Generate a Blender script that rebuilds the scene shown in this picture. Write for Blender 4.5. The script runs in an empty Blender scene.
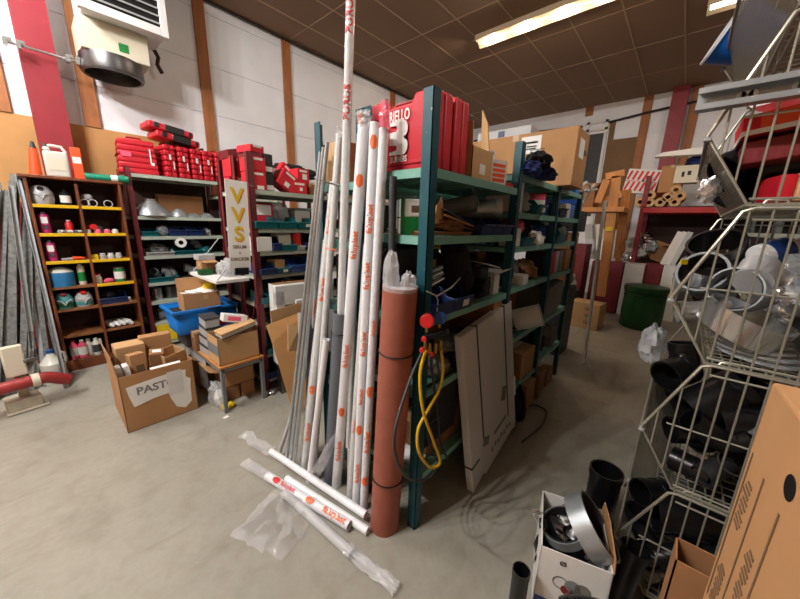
import bpy, math, random
from mathutils import Vector, Matrix, Euler
random.seed(7)
scene = bpy.context.scene
C = scene.collection
PI = math.pi
R = math.radians

# ------------------------------------------------------------------ materials
M = {}
def new_mat(name):
    m = bpy.data.materials.new(name); m.use_nodes = True
    nt = m.node_tree
    return m, nt, nt.nodes['Principled BSDF'], nt.nodes['Material Output']
def srgb(c):
    out = []
    for x in c:
        x = x / 255.0
        out.append(x / 12.92 if x <= .04045 else ((x + .055) / 1.055) ** 2.4)
    return (*out, 1)
def mat(name, col, rough=.5, metal=0., var=.0, scale=8., bump=0., bscale=60., stretch=(1, 1, 1), col2=None, spec=.5, thr=None):
    m, nt, b, o = new_mat(name)
    c = srgb(col)
    b.inputs['Roughness'].default_value = rough
    b.inputs['Metallic'].default_value = metal
    b.inputs['Specular IOR Level'].default_value = spec
    if var > 0 or col2 or bump:
        tc = nt.nodes.new('ShaderNodeTexCoord'); mp = nt.nodes.new('ShaderNodeMapping')
        mp.inputs['Scale'].default_value = stretch
        nt.links.new(tc.outputs['Object'], mp.inputs['Vector'])
    if var > 0 or col2:
        n = nt.nodes.new('ShaderNodeTexNoise'); n.inputs['Scale'].default_value = scale; n.inputs['Detail'].default_value = 5
        nt.links.new(mp.outputs['Vector'], n.inputs['Vector'])
        cr = nt.nodes.new('ShaderNodeValToRGB')
        a = [max(0, x * (1 - var)) for x in c[:3]] + [1]
        d = list(srgb(col2)) if col2 else [min(1, x * (1 + var)) for x in c[:3]] + [1]
        lo, hi = thr if thr else (.3, .7)
        cr.color_ramp.elements[0].position = lo; cr.color_ramp.elements[1].position = hi
        cr.color_ramp.elements[0].color = a if not col2 else c; cr.color_ramp.elements[1].color = d
        nt.links.new(n.outputs['Fac'], cr.inputs['Fac'])
        nt.links.new(cr.outputs['Color'], b.inputs['Base Color'])
    else:
        b.inputs['Base Color'].default_value = c
    if bump:
        n2 = nt.nodes.new('ShaderNodeTexNoise'); n2.inputs['Scale'].default_value = bscale; n2.inputs['Detail'].default_value = 3
        bp = nt.nodes.new('ShaderNodeBump'); bp.inputs['Strength'].default_value = bump; bp.inputs['Distance'].default_value = .01
        nt.links.new(mp.outputs['Vector'], n2.inputs['Vector'])
        nt.links.new(n2.outputs['Fac'], bp.inputs['Height']); nt.links.new(bp.outputs['Normal'], b.inputs['Normal'])
    M[name] = m
    return m
def concrete(name, c0, c1, stain):
    m, nt, b, o = new_mat(name); L = nt.links.new
    tc = nt.nodes.new('ShaderNodeTexCoord')
    def nz(sc, det, lo, hi, a, d, stretch=None):
        n = nt.nodes.new('ShaderNodeTexNoise'); n.inputs['Scale'].default_value = sc; n.inputs['Detail'].default_value = det; n.inputs['Distortion'].default_value = .6
        src = tc.outputs['Object']
        if stretch:
            mp = nt.nodes.new('ShaderNodeMapping'); mp.inputs['Scale'].default_value = stretch; mp.inputs['Rotation'].default_value = (0, 0, .9); L(src, mp.inputs[0]); src = mp.outputs[0]
        L(src, n.inputs['Vector'])
        r = nt.nodes.new('ShaderNodeValToRGB'); r.color_ramp.elements[0].position = lo; r.color_ramp.elements[1].position = hi
        r.color_ramp.elements[0].color = a; r.color_ramp.elements[1].color = d; L(n.outputs['Fac'], r.inputs[0]); return r.outputs[0]
    W = (1, 1, 1, 1)
    base = nz(1.7, 6, .3, .7, srgb(c0), srgb(c1))
    for sc, det, lo, hi, a, st in ((7, 7, .30, .52, .89, None), (2.6, 4, .24, .40, stain, None), (5, 5, .26, .42, .88, (.35, 2.2, 1)), (30, 3, .3, .6, .95, None)):
        f = nz(sc, det, lo, hi, (a, a * .985, a * .96, 1), W, st)
        mx = nt.nodes.new('ShaderNodeMix'); mx.data_type = 'RGBA'; mx.blend_type = 'MULTIPLY'; mx.inputs[0].default_value = 1
        L(base, mx.inputs[6]); L(f, mx.inputs[7]); base = mx.outputs[2]
    L(base, b.inputs['Base Color']); b.inputs['Roughness'].default_value = .55
    M[name] = m
def film(name, tint=(255, 255, 255), solid=.3, rough=.12):
    m, nt, b, o = new_mat(name)
    b.inputs['Base Color'].default_value = srgb(tint); b.inputs['Roughness'].default_value = rough
    tr = nt.nodes.new('ShaderNodeBsdfTransparent'); mx = nt.nodes.new('ShaderNodeMixShader')
    tc = nt.nodes.new('ShaderNodeTexCoord'); n = nt.nodes.new('ShaderNodeTexNoise'); n.inputs['Scale'].default_value = 25
    bp = nt.nodes.new('ShaderNodeBump'); bp.inputs['Strength'].default_value = .6; bp.inputs['Distance'].default_value = .02
    nt.links.new(tc.outputs['Object'], n.inputs['Vector']); nt.links.new(n.outputs['Fac'], bp.inputs['Height'])
    nt.links.new(bp.outputs['Normal'], b.inputs['Normal'])
    mx.inputs['Fac'].default_value = solid
    nt.links.new(tr.outputs[0], mx.inputs[1]); nt.links.new(b.outputs[0], mx.inputs[2]); nt.links.new(mx.outputs[0], o.inputs['Surface'])
    M[name] = m

concrete('concrete', (146, 143, 132), (157, 154, 143), .8)
mat('wall_white', (232, 233, 238), .6, 0, .04, 3)
mat('batten', (160, 100, 56), .6, 0, .2, 6, stretch=(3, 3, .5))
mat('osb', (190, 142, 88), .8, 0, .1, 3)
mat('redsteel', (140, 32, 44), .5, 0, .08, 5)
mat('teal', (8, 76, 88), .45, 0, .0, 40, col2=(20, 95, 105), thr=(.4, .75))
mat('teal_flecked', (8, 74, 86), .45, 0, 0, 60, col2=(190, 190, 180), thr=(.70, .74))
mat('shelf_green', (120, 172, 158), .45, 0, .1, 7)
mat('shelf_grey', (170, 180, 168), .5, 0, .1, 7)
mat('maroon', (104, 28, 34), .5, 0, .15, 9)
mat('cabinet_wood', (112, 58, 28), .5, 0, .25, 5, stretch=(4, 4, .6))
mat('cabinet_back', (52, 28, 20), .7)
mat('shelf_wood', (130, 82, 46), .6, 0, .15, 5)
mat('yellow_edge', (222, 178, 14), .5)
mat('cardboard', (178, 132, 88), .85, 0, .07, 4)
mat('cardboard_pale', (198, 158, 112), .85, 0, .06, 4)
mat('cardboard_dark', (140, 98, 62), .85, 0, .08, 4)
mat('kraft', (196, 146, 92), .8, 0, .08, 6, .1, 12)
mat('box_white', (222, 220, 216), .7, 0, .04, 5)
mat('paper', (238, 236, 232), .8)
mat('tape', (190, 160, 120), .35)
mat('ink', (52, 48, 46), .8)
mat('ink_soft', (110, 84, 58), .85)
mat('red_case', (196, 26, 44), .45, 0, .06, 6)
mat('red_case_dark', (150, 16, 30), .5)
mat('red_box', (206, 22, 42), .6, 0, .06, 6)
mat('darkred_box', (120, 28, 34), .6)
mat('black_plastic', (22, 22, 24), .4)
mat('black_pipe', (16, 16, 18), .28)
mat('dark_rubber', (28, 28, 30), .6)
mat('charcoal', (52, 54, 58), .6, 0, .1, 8)
mat('grey_pipe', (98, 104, 112), .45, 0, .05, 6)
mat('grey_plastic', (120, 124, 126), .5, 0, .08, 7)
mat('grey_light', (176, 178, 178), .5, 0, .06, 7)
mat('white_plastic', (232, 232, 230), .4)
mat('heater_white', (226, 226, 226), .4)
mat('beige', (214, 206, 186), .5)
mat('pipe_white', (236, 237, 240), .35)
mat('pipe_wrapped', (218, 217, 214), .22, 0, .06, 20, .35, 26, stretch=(1, 1, .3))
mat('pipe_grey', (180, 180, 178), .3, 0, .08, 14, .2, 30)
mat('orange_ink', (238, 112, 50), .5)
mat('red_ink', (205, 40, 44), .5)
mat('insul_tube', (150, 84, 66), .7, 0, .08, 12)
mat('steel', (196, 196, 194), .26, .8, .08, 10)
mat('steel_dark', (120, 120, 122), .38, 1, .15, 12)
mat('chrome', (215, 213, 208), .16, 1)
mat('galv', (168, 174, 178), .36, .6, .12, 14)
mat('galv_dull', (104, 106, 104), .6, .1, .45, 34)
mat('wire', (176, 174, 160), .4, .7)
mat('mesh_panel', (118, 116, 104), .5, .6, .15, 9)
mat('brass', (190, 150, 70), .3, 1)
mat('copper', (176, 108, 70), .35, .9)
mat('bin_teal', (8, 98, 106), .4, 0, .06, 6)
mat('bin_navy', (24, 44, 92), .4, 0, .06, 6)
mat('bin_blue', (30, 70, 140), .4)
mat('bin_red', (196, 28, 44), .4)
mat('tote_blue', (18, 118, 206), .35, 0, .04, 6)
mat('tote_dark', (40, 50, 66), .5)
mat('yellow', (226, 190, 24), .45)
mat('orange', (238, 84, 36), .5)
mat('green', (24, 128, 60), .45)
mat('barrel_green', (14, 78, 34), .45, 0, .1, 6)
mat('roll_green', (10, 132, 104), .5)
mat('magenta', (196, 44, 120), .4)
mat('pink', (232, 92, 124), .45)
mat('milky', (206, 206, 196), .35)
mat('can_grey', (170, 170, 172), .4)
mat('blue_liquid', (44, 112, 160), .3)
mat('aqua', (70, 140, 140), .35)
mat('table_top', (190, 128, 66), .5, 0, .1, 8, stretch=(1, 4, 1))
mat('table_leg', (128, 132, 136), .45)
mat('ceil_fix', (190, 170, 140), .5)
mat('cable', (40, 32, 30), .6)
mat('lumber', (186, 124, 66), .65, 0, .15, 6, stretch=(5, 5, .6))
mat('tan_board', (120, 92, 64), .8, 0, .06, 3)
mat('dark_void', (40, 40, 44), .7)
mat('blue_plastic', (12, 102, 206), .35)
mat('cord_blue', (30, 90, 190), .5)
mat('red_shelf', (170, 22, 24), .45)
mat('hose_yellow', (222, 178, 20), .4)
mat('gauge_red', (214, 40, 40), .4)
mat('gauge_blue', (34, 80, 150), .4)
mat('grey_box', (120, 114, 106), .7, 0, .08, 6)
mat('panel_board', (206, 203, 200), .7, 0, .05, 2.5)
mat('stone', (176, 168, 150), .8, 0, .1, 20)
mat('paint_red', (150, 46, 46), .45)
mat('cloth_black', (30, 28, 34), .85, 0, .2, 8, .3, 30)
mat('cloth_blue', (34, 50, 108), .8, 0, .3, 20)
mat('foil', (196, 198, 202), .22, .9, .2, 12, .6, 22)
film('film_clear', (245, 245, 250), .2)
film('film_milky', (240, 241, 244), .34, .15)
film('film_pink', (236, 120, 140), .55, .2)
film('film_grey', (200, 204, 208), .5, .15)

# perforated sheet: a fine grid of holes in object space
def perf(name, col, pitch=.012, hole=.55):
    m, nt, b, o = new_mat(name)
    b.inputs['Base Color'].default_value = srgb(col); b.inputs['Metallic'].default_value = .6; b.inputs['Roughness'].default_value = .45
    uv = nt.nodes.new('ShaderNodeUVMap')
    sep = nt.nodes.new('ShaderNodeSeparateXYZ'); nt.links.new(uv.outputs[0], sep.inputs[0])
    fs = []
    for ax in ('X', 'Y'):
        d = nt.nodes.new('ShaderNodeMath'); d.operation = 'DIVIDE'; d.inputs[1].default_value = pitch
        fr = nt.nodes.new('ShaderNodeMath'); fr.operation = 'FRACT'
        lt = nt.nodes.new('ShaderNodeMath'); lt.operation = 'LESS_THAN'; lt.inputs[1].default_value = hole
        nt.links.new(sep.outputs[ax], d.inputs[0]); nt.links.new(d.outputs[0], fr.inputs[0]); nt.links.new(fr.outputs[0], lt.inputs[0])
        fs.append(lt)
    mul = nt.nodes.new('ShaderNodeMath'); mul.operation = 'MULTIPLY'
    nt.links.new(fs[0].outputs[0], mul.inputs[0]); nt.links.new(fs[1].outputs[0], mul.inputs[1])
    tr = nt.nodes.new('ShaderNodeBsdfTransparent'); mx = nt.nodes.new('ShaderNodeMixShader')
    nt.links.new(mul.outputs[0], mx.inputs['Fac']); nt.links.new(b.outputs[0], mx.inputs[1]); nt.links.new(tr.outputs[0], mx.inputs[2])
    nt.links.new(mx.outputs[0], o.inputs['Surface'])
    M[name] = m
perf('perforated', (176, 172, 156), .014, .5)
perf('perforated_dense', (122, 118, 104), .012, .28)

# ------------------------------------------------------------------ mesh builder
_text = {}
def text_mesh(s, size):
    k = (s, size)
    if k not in _text:
        cu = bpy.data.curves.new('lettering', 'FONT'); cu.body = s; cu.size = size; cu.align_x = 'CENTER'; cu.align_y = 'CENTER'
        cu.extrude = 0; cu.offset = size * .025; cu.resolution_u = 3
        ob = bpy.data.objects.new('lettering', cu); C.objects.link(ob)
        dg = bpy.context.evaluated_depsgraph_get()
        me = bpy.data.meshes.new_from_object(ob.evaluated_get(dg))
        _text[k] = ([v.co.copy() for v in me.vertices], [list(p.vertices) for p in me.polygons])
        bpy.data.objects.remove(ob); bpy.data.curves.remove(cu); bpy.data.meshes.remove(me)
    return _text[k]
def rotm(r):
    if r is None: return Matrix.Identity(4)
    if isinstance(r, Matrix): return r.to_4x4()
    if isinstance(r, (int, float)): return Matrix.Rotation(r, 4, 'Z')
    return Euler(r).to_matrix().to_4x4()
def frame(d):
    d = d.normalized(); a = Vector((0, 0, 1)) if abs(d.z) < .9 else Vector((1, 0, 0))
    u = a.cross(d).normalized(); return u, d.cross(u).normalized()
class MB:
    def __init__(s): s.v = []; s.f = []; s.m = []; s.cur = 0; s.uv = {}
    def add(s, vs, fs, X=None):
        b = len(s.v)
        s.v += [tuple(X @ Vector(p)) if X else tuple(p) for p in vs]
        for f in fs: s.f.append([i + b for i in f]); s.m.append(s.cur)
        return s
    def mi(s, i): s.cur = i; return s
    def box(s, c, d, r=None, taper=1., X=None):
        x, y, z = d[0] / 2, d[1] / 2, d[2] / 2; t = taper
        vs = [(-x, -y, -z), (x, -y, -z), (x, y, -z), (-x, y, -z), (-x * t, -y * t, z), (x * t, -y * t, z), (x * t, y * t, z), (-x * t, y * t, z)]
        fs = [(0, 3, 2, 1), (4, 5, 6, 7), (0, 1, 5, 4), (1, 2, 6, 5), (2, 3, 7, 6), (3, 0, 4, 7)]
        T = Matrix.Translation(c) @ rotm(r)
        return s.add(vs, fs, X @ T if X else T)
    def bb(s, a, b):
        return s.box([(p + q) / 2 for p, q in zip(a, b)], [abs(q - p) for p, q in zip(a, b)])
    def cyl(s, p0, p1, r0, r1=None, n=16, inner=0., cap=True):
        p0 = Vector(p0); p1 = Vector(p1); r1 = r0 if r1 is None else r1
        u, w = frame(p1 - p0); vs = []; fs = []
        cs = [(math.cos(2 * PI * k / n), math.sin(2 * PI * k / n)) for k in range(n)]
        for p, r in ((p0, r0), (p1, r1)):
            vs += [p + u * (c * r) + w * (q * r) for c, q in cs]
        fs += [(k, (k + 1) % n, n + (k + 1) % n, n + k) for k in range(n)]
        if inner:
            for p, r in ((p0, r0 * inner), (p1, r1 * inner)):
                vs += [p + u * (c * r) + w * (q * r) for c, q in cs]
            for k in range(n):
                j = (k + 1) % n
                fs += [(2 * n + j, 2 * n + k, 3 * n + k, 3 * n + j), (k, 2 * n + k, 2 * n + j, j), (n + k, n + j, 3 * n + j, 3 * n + k)]
        elif cap: fs += [tuple(range(n))[::-1], tuple(range(n, 2 * n))]
        return s.add(vs, fs)
    def tube(s, pts, r, n=8, cap=True):
        pts = [Vector(p) for p in pts]; N = len(pts); rs = r if isinstance(r, (list, tuple)) else [r] * N
        vs = []; fs = []; u = None
        for i, p in enumerate(pts):
            d = (pts[min(i + 1, N - 1)] - pts[max(i - 1, 0)]).normalized()
            if u is None: u, w = frame(d)
            else:
                u = (u - d * u.dot(d)).normalized(); w = d.cross(u)
            vs += [p + (u * math.cos(2 * PI * k / n) + w * math.sin(2 * PI * k / n)) * rs[i] for k in range(n)]
        for i in range(N - 1):
            for k in range(n):
                j = (k + 1) % n
                fs.append((i * n + k, i * n + j, (i + 1) * n + j, (i + 1) * n + k))
        if cap: fs += [tuple(range(n))[::-1], tuple(range((N - 1) * n, N * n))]
        return s.add(vs, fs)
    def lathe(s, prof, n=20, X=None, closed=False):
        vs = []; fs = []; K = len(prof)
        for r, z in prof:
            vs += [(max(r, 1e-4) * math.cos(2 * PI * k / n), max(r, 1e-4) * math.sin(2 * PI * k / n), z) for k in range(n)]
        for i in range(K - 1 + (1 if closed else 0)):
            a = i * n; b = ((i + 1) % K) * n
            for k in range(n):
                j = (k + 1) % n; fs.append((a + k, a + j, b + j, b + k))
        return s.add(vs, fs, X)
    def prism(s, poly, h, X=None, taper=1.):
        n = len(poly)
        cx = sum(p[0] for p in poly) / n; cy = sum(p[1] for p in poly) / n
        vs = [(x, y, 0) for x, y in poly] + [(cx + (x - cx) * taper, cy + (y - cy) * taper, h) for x, y in poly]
        fs = [tuple(range(n))[::-1], tuple(range(n, 2 * n))] + [(k, (k + 1) % n, n + (k + 1) % n, n + k) for k in range(n)]
        return s.add(vs, fs, X)
    def text(s, t, size, X, wrap=None):
        vs, fs = text_mesh(t, size)
        if wrap:   # wrap on a cylinder of radius wrap whose axis is local X, outward local Z
            vs = [(p.x, wrap * math.sin(p.y / wrap), wrap * math.cos(p.y / wrap)) for p in vs]
        return s.add(vs, fs, X)
    def sheet(s, fn, nu, nv, th=0.):
        vs = [fn(i / nu, j / nv) for i in range(nu + 1) for j in range(nv + 1)]
        fs = [(i * (nv + 1) + j, (i + 1) * (nv + 1) + j, (i + 1) * (nv + 1) + j + 1, i * (nv + 1) + j + 1) for i in range(nu) for j in range(nv)]
        return s.add(vs, fs)
    def build(s, name, mats, parent=None, loc=(0, 0, 0), rot=None, bevel=0., smooth=True, uvplane=False, seg=2, thick=0.):
        me = bpy.data.meshes.new(name)
        me.from_pydata([tuple(p) for p in s.v], [], s.f)
        if isinstance(mats, str): mats = [mats]
        for m in mats: me.materials.append(M[m])
        if len(mats) > 1: me.polygons.foreach_set('material_index', s.m)
        if uvplane:
            me.update(); ul = me.uv_layers.new(name='UVMap')
            for p in me.polygons:
                u, w = frame(p.normal)
                for li in p.loop_indices:
                    co = me.vertices[me.loops[li].vertex_index].co
                    ul.data[li].uv = (co.dot(u) + 50, co.dot(w) + 50)
        if smooth:
            me.shade_smooth(); me.set_sharp_from_angle(angle=.65)
        me.update()
        o = bpy.data.objects.new(name, me); C.objects.link(o)
        if parent: o.parent = parent
        o.location = loc
        if rot is not None: o.rotation_euler = rotm(rot).to_euler()
        if thick:
            md = o.modifiers.new('thickness', 'SOLIDIFY'); md.thickness = thick
        if bevel:
            md = o.modifiers.new('bevel', 'BEVEL'); md.width = bevel; md.segments = seg; md.limit_method = 'ANGLE'; md.angle_limit = .7
        return o
def TR(loc, rot=None): return Matrix.Translation(loc) @ rotm(rot)
_labels = {}
def tag(o, label, cat, group=None, kind=None):
    n = len(label.split()); assert 4 <= n <= 16, (n, label)
    if label in _labels and not (group and _labels[label] == group): print('DUPLICATE LABEL', label)
    _labels[label] = group
    o['label'] = label; o['category'] = cat
    if group: o['group'] = group
    if kind: o['kind'] = kind
    return o
def thing(name, label, cat, loc=(0, 0, 0), rot=None, group=None):
    o = bpy.data.objects.new(name, None); C.objects.link(o); o.empty_display_size = .05
    o.location = loc
    if rot is not None: o.rotation_euler = rotm(rot).to_euler()
    return tag(o, label, cat, group)
def solo(name, mb, mats, label, cat, loc=(0, 0, 0), rot=None, group=None, **k):
    return tag(mb.build(name, mats, None, loc, rot, **k), label, cat, group)
def struct(name, mb, mats, **k):
    o = mb.build(name, mats, **k); o['kind'] = 'structure'; return o
def dup(root, loc, rot, label, group=None):
    r = root.copy(); C.objects.link(r); r.location = loc
    if rot is not None: r.rotation_euler = rotm(rot).to_euler()
    if 'group' in r.keys(): del r['group']
    tag(r, label, root['category'], group)
    for ch in list(root.children):
        c = ch.copy(); C.objects.link(c); c.parent = r
        for g in ch.children:
            d = g.copy(); C.objects.link(d); d.parent = c
    return r

# ------------------------------------------------------------------ camera
cam = bpy.data.cameras.new('camera'); camo = bpy.data.objects.new('camera', cam); C.objects.link(camo)
yaw, pitch, roll = R(41.0), R(13.4), R(1.5)
fw = Vector((math.cos(yaw) * math.cos(pitch), math.sin(yaw) * math.cos(pitch), -math.sin(pitch)))
rt = Vector((math.sin(yaw), -math.cos(yaw), 0)); up = rt.cross(fw)
r2 = rt * math.cos(roll) + up * math.sin(roll); u2 = up * math.cos(roll) - rt * math.sin(roll)
mt = Matrix((r2, u2, -fw)).transposed().to_4x4(); mt.translation = (0, 0, 1.6)
camo.matrix_world = mt
cam.sensor_fit = 'HORIZONTAL'; cam.sensor_width = 36; cam.lens = 36 * 318 / 800; cam.clip_start = .02
scene.camera = camo
scene.view_settings.view_transform = 'Standard'; scene.view_settings.look = 'None'; scene.view_settings.gamma = 1
scene.view_settings.exposure = 0.0
# ------------------------------------------------------------------ the setting
XB, XR, YL, YR, ZC = 9.2, -3.2, 5.3, -4.0, 4.4
m = MB(); m.bb((XR, YR, -.1), (XB, YL, 0)); struct('floor', m, 'concrete', smooth=False)
mat('ceiling_tile', (140, 112, 90), .8, 0, .05, 1.5)
mat('ceiling_seam', (176, 150, 122), .7)
m = MB(); m.bb((XR, YR, ZC), (XB, YL, ZC + .1))
m.mi(1)
y = YR + .28
while y < YL:
    m.bb((XR, y - .009, ZC - .006), (XB, y + .009, ZC + .001)); y += .603
x = XR + .4
while x < XB:
    m.bb((x - .007, YR, ZC - .004), (x + .007, YL, ZC + .001)); x += 1.2
struct('ceiling', m, ['ceiling_tile', 'ceiling_seam'], smooth=False)
def boards(axis, p, a0, a1, sgn, name):
    m = MB(); z = 0
    zs = [0, .61, 1.22, 1.83, 2.43, 3.03, 3.64, 4.26, 4.4]
    for z0, z1 in zip(zs, zs[1:]):
        lo, hi = z0 + .005, z1 - .005
        if axis == 'Y': m.bb((a0, p, lo), (a1, p + .05, hi))
        else: m.bb((p, a0, lo), (p + .05, a1, hi))
    if axis == 'Y': m.bb((a0, p + .012, 0), (a1, p + .1, ZC))
    else: m.bb((p + .012, a0, 0), (p + .1, a1, ZC))
    return struct(name, m, 'wall_white', smooth=False)
boards('Y', YL, XR, XB, 1, 'wall_left')
boards('X', XB, YR, YL, 1, 'wall_back')
m = MB(); m.bb((XR, YR - .1, 0), (XB, YR, ZC)); struct('wall_right', m, 'tan_board', smooth=False)
m = MB(); m.bb((XR - .1, YR, 0), (XR, YL, ZC)); struct('wall_rear', m, 'tan_board', smooth=False)
m = MB(); m.bb((XR, YL - .022, 0), (1.72, YL, 2.58)); struct('trim_1', m, 'osb', smooth=False)
k = 2
for x in (-1.83, -.6, 0.0, .665, 1.905, 3.145, 4.385, 5.66, 6.9, 8.1):
    m = MB(); m.bb((x - .068, YL - .035, 0 if x > 1.75 else 2.58), (x + .068, YL, ZC)); struct('trim_%d' % k, m, 'batten', bevel=.003); k += 1
for y in (-2.3, .3, 1.08, 2.2):
    m = MB(); m.bb((XB - .035, y - .08, 0 if y < 2 else 4.2), (XB, y + .08, ZC)); struct('trim_%d' % k, m, 'batten', bevel=.003); k += 1
m = MB(); m.bb((.2, 5.06, 0), (.45, 5.08, ZC)); m.bb((.2, 5.24, 0), (.45, 5.26, ZC)); m.bb((.315, 5.08, 0), (.335, 5.24, ZC))
struct('trim_%d' % k, m, 'redsteel'); k += 1
m = MB(); m.bb((8.98, .42, 0), (9.0, .68, ZC)); m.bb((9.14, .42, 0), (9.16, .68, ZC)); m.bb((9.0, .54, 0), (9.14, .56, ZC))
struct('trim_%d' % k, m, 'redsteel'); k += 1
# boarded panel on the back wall
m = MB(); m.bb((XB - .03, 1.16, 1.6), (XB, 1.62, 3.6)); m.bb((XB - .02, 1.62, 1.6), (XB, 1.73, 4.0)); m.bb((XB - .02, 2.3, 1.6), (XB, 3.2, 4.0))
struct('trim_%d' % k, m, 'tan_board', smooth=False); k += 1
# tall dark window with a white frame
w = MB(); w.bb((XB - .02, 1.82, 1.9), (XB - .005, 2.12, 3.78)); wo = struct('window_1', w, 'charcoal', smooth=False)
w = MB()
for a, b in (((1.76, 1.82), (1.6, 4.05)), ((2.14, 2.2), (1.6, 4.05))): w.bb((XB - .05, a[0], b[0]), (XB, a[1], b[1]))
for z in (3.84, 4.0): w.bb((XB - .05, 1.74, z), (XB, 2.24, z + .05))
w.build('window_frame', 'box_white', wo)
# dark cable under the ceiling on both walls
m = MB(); m.tube([(1.2, 5.25, 4.38), (2.2, 5.25, 4.385), (3.4, 5.25, 4.37), (5, 5.25, 4.375), (9.1, 5.25, 4.37)], .014, 6)
solo('wall_cable', m, 'cable', 'thin dark cable running along the left wall just under the ceiling', 'cable')
m = MB(); m.tube([(9.14, 1.76, 3.98), (9.14, 1.0, 4.06), (9.14, .2, 4.12), (9.14, -1.5, 4.14)], .022, 6)
solo('wall_cable', m, 'cable', 'dark cable sloping across the back wall over the maroon column', 'cable')
m = MB(); m.tube([(9.14, 2.3, 3.98), (9.14, 3.2, 4.02), (9.14, 5.2, 4.05)], .022, 6)
solo('wall_cable', m, 'cable', 'dark cable on the back wall left of the tall window', 'cable')

# ------------------------------------------------------------------ ceiling lights
def emit(name, col, st):
    m = bpy.data.materials.new(name); m.use_nodes = True; b = m.node_tree.nodes['Principled BSDF']
    b.inputs['Base Color'].default_value = srgb(col); b.inputs['Emission Color'].default_value = srgb(col); b.inputs['Emission Strength'].default_value = st
    M[name] = m
emit('lamp_on', (255, 246, 232), 5.0)
emit('lamp_dim', (255, 226, 200), .35)
def fixture(x, y, ln, label, tube, energy=0, col=(1, .93, .84), n=4):
    t = thing('ceiling_light', label, 'ceiling light', (x, y, ZC))
    m = MB(); m.box((0, 0, -.035), (.1, ln, .07)); m.build('housing', 'ceil_fix', t, bevel=.004)
    for s in (-1, 1):
        m = MB(); m.box((s * .088, 0, -.09), (.004, ln, .1), (0, R(-s * 58), 0)); m.build('reflector', 'ceil_fix', t, smooth=False)
        m = MB(); m.cyl((s * .04, -ln / 2 + .03, -.088), (s * .04, ln / 2 - .03, -.088), .013, n=10); m.build('tube', tube, t)
    for k in range(n if energy else 0):
        L = bpy.data.lights.new('lamp', 'POINT'); L.shadow_soft_size = .05; L.energy = energy / n; L.color = col
        o = bpy.data.objects.new('lamp', L); C.objects.link(o); o.location = (x, y + ln * ((k + .5) / n - .5), ZC - .115)
    return t
fixture(4.95, 1.9, 2.0, 'long ceiling lamp above the far end of the teal racks', 'lamp_dim', 120, (1, .80, .60))
fixture(6.02, -.62, 1.8, 'lit white ceiling lamp at the top edge near the wire baskets', 'lamp_on', 10, (1, .85, .68), 2)
fixture(-1.7, 2.1, 1.5, 'lit ceiling lamp overhead to the left of the viewer', 'lamp_on', 780, (1, .985, .96))
fixture(-.5, 3.9, 1.5, 'lit ceiling lamp overhead out towards the left wall', 'lamp_on', 205, (1, .985, .965))
fixture(2.6, -2.7, 1.5, 'lit ceiling lamp over the far side of the wire baskets', 'lamp_on', 240, (1, .90, .78))
wd = bpy.data.worlds.new('world'); scene.world = wd; wd.use_nodes = True
wd.node_tree.nodes['Background'].inputs[0].default_value = (.02, .02, .02, 1)

# ------------------------------------------------------------------ heater on the wall
t = thing('fan_heater', 'white louvred fan heater hung high on the left wall', 'heater', (.62, 4.6, 3.1))
m = MB(); m.bb((.03, .03, .42), (.70, .55, 1.25)); m.build('body', 'heater_white', t, bevel=.015)
m = MB()
for a, b in (((0, 0, .40), (.07, .06, 1.2)), ((.65, 0, .40), (.72, .06, 1.2)), ((.07, 0, .40), (.65, .06, .48)), ((.07, 0, 1.12), (.65, .06, 1.2))): m.bb(a, b)
m.build('front_frame', 'heater_white', t, bevel=.006)
m = MB(); m.bb((.07, .028, .48), (.65, .032, 1.12)); m.build('grille_back', 'black_plastic', t)
for i in range(9):
    m = MB(); m.box((.36, .02, .52 + i * .07), (.58, .045, .010), (R(35), 0, 0)); m.build('louvre', 'grey_light', t)
m = MB(); m.bb((.0, .2, .13), (.56, .62, .42)); m.build('lower_box', 'beige', t, bevel=.008)
m = MB(); m.bb((.3, .197, .19), (.38, .2, .27)); m.build('sticker', 'green', t, smooth=False)
m = MB(); m.lathe([(.26, -.06), (.27, -.04), (.26, .1), (.22, .1), (.23, -.02), (.235, -.06)], 28, TR((.25, .38, .03)), closed=True)
m.build('outlet_ring', 'steel_dark', t)
m = MB(); m.lathe([(.24, .05), (.05, .03), (0, .03)], 24, TR((.25, .38, .03))); m.build('outlet_fan', 'black_plastic', t)
m = MB(); m.tube([(-.5, .33, .02), (-.02, .4, .03)], .013, 8)
for x in (-.5, -.42, -.1, -.03):
    m.box((x, .35, .02), (.03, .07, .06)); m.box((x + .02, .35, .05), (.05, .02, .03))
m.build('wall_bracket', 'steel', t)
m = MB(); m.tube([(.68, .5, .45), (.72, .5, .36), (.70, .5, .28), (.74, .5, .2)], .022, 6); m.build('flex_hose', 'cabinet_back', t)
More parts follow.
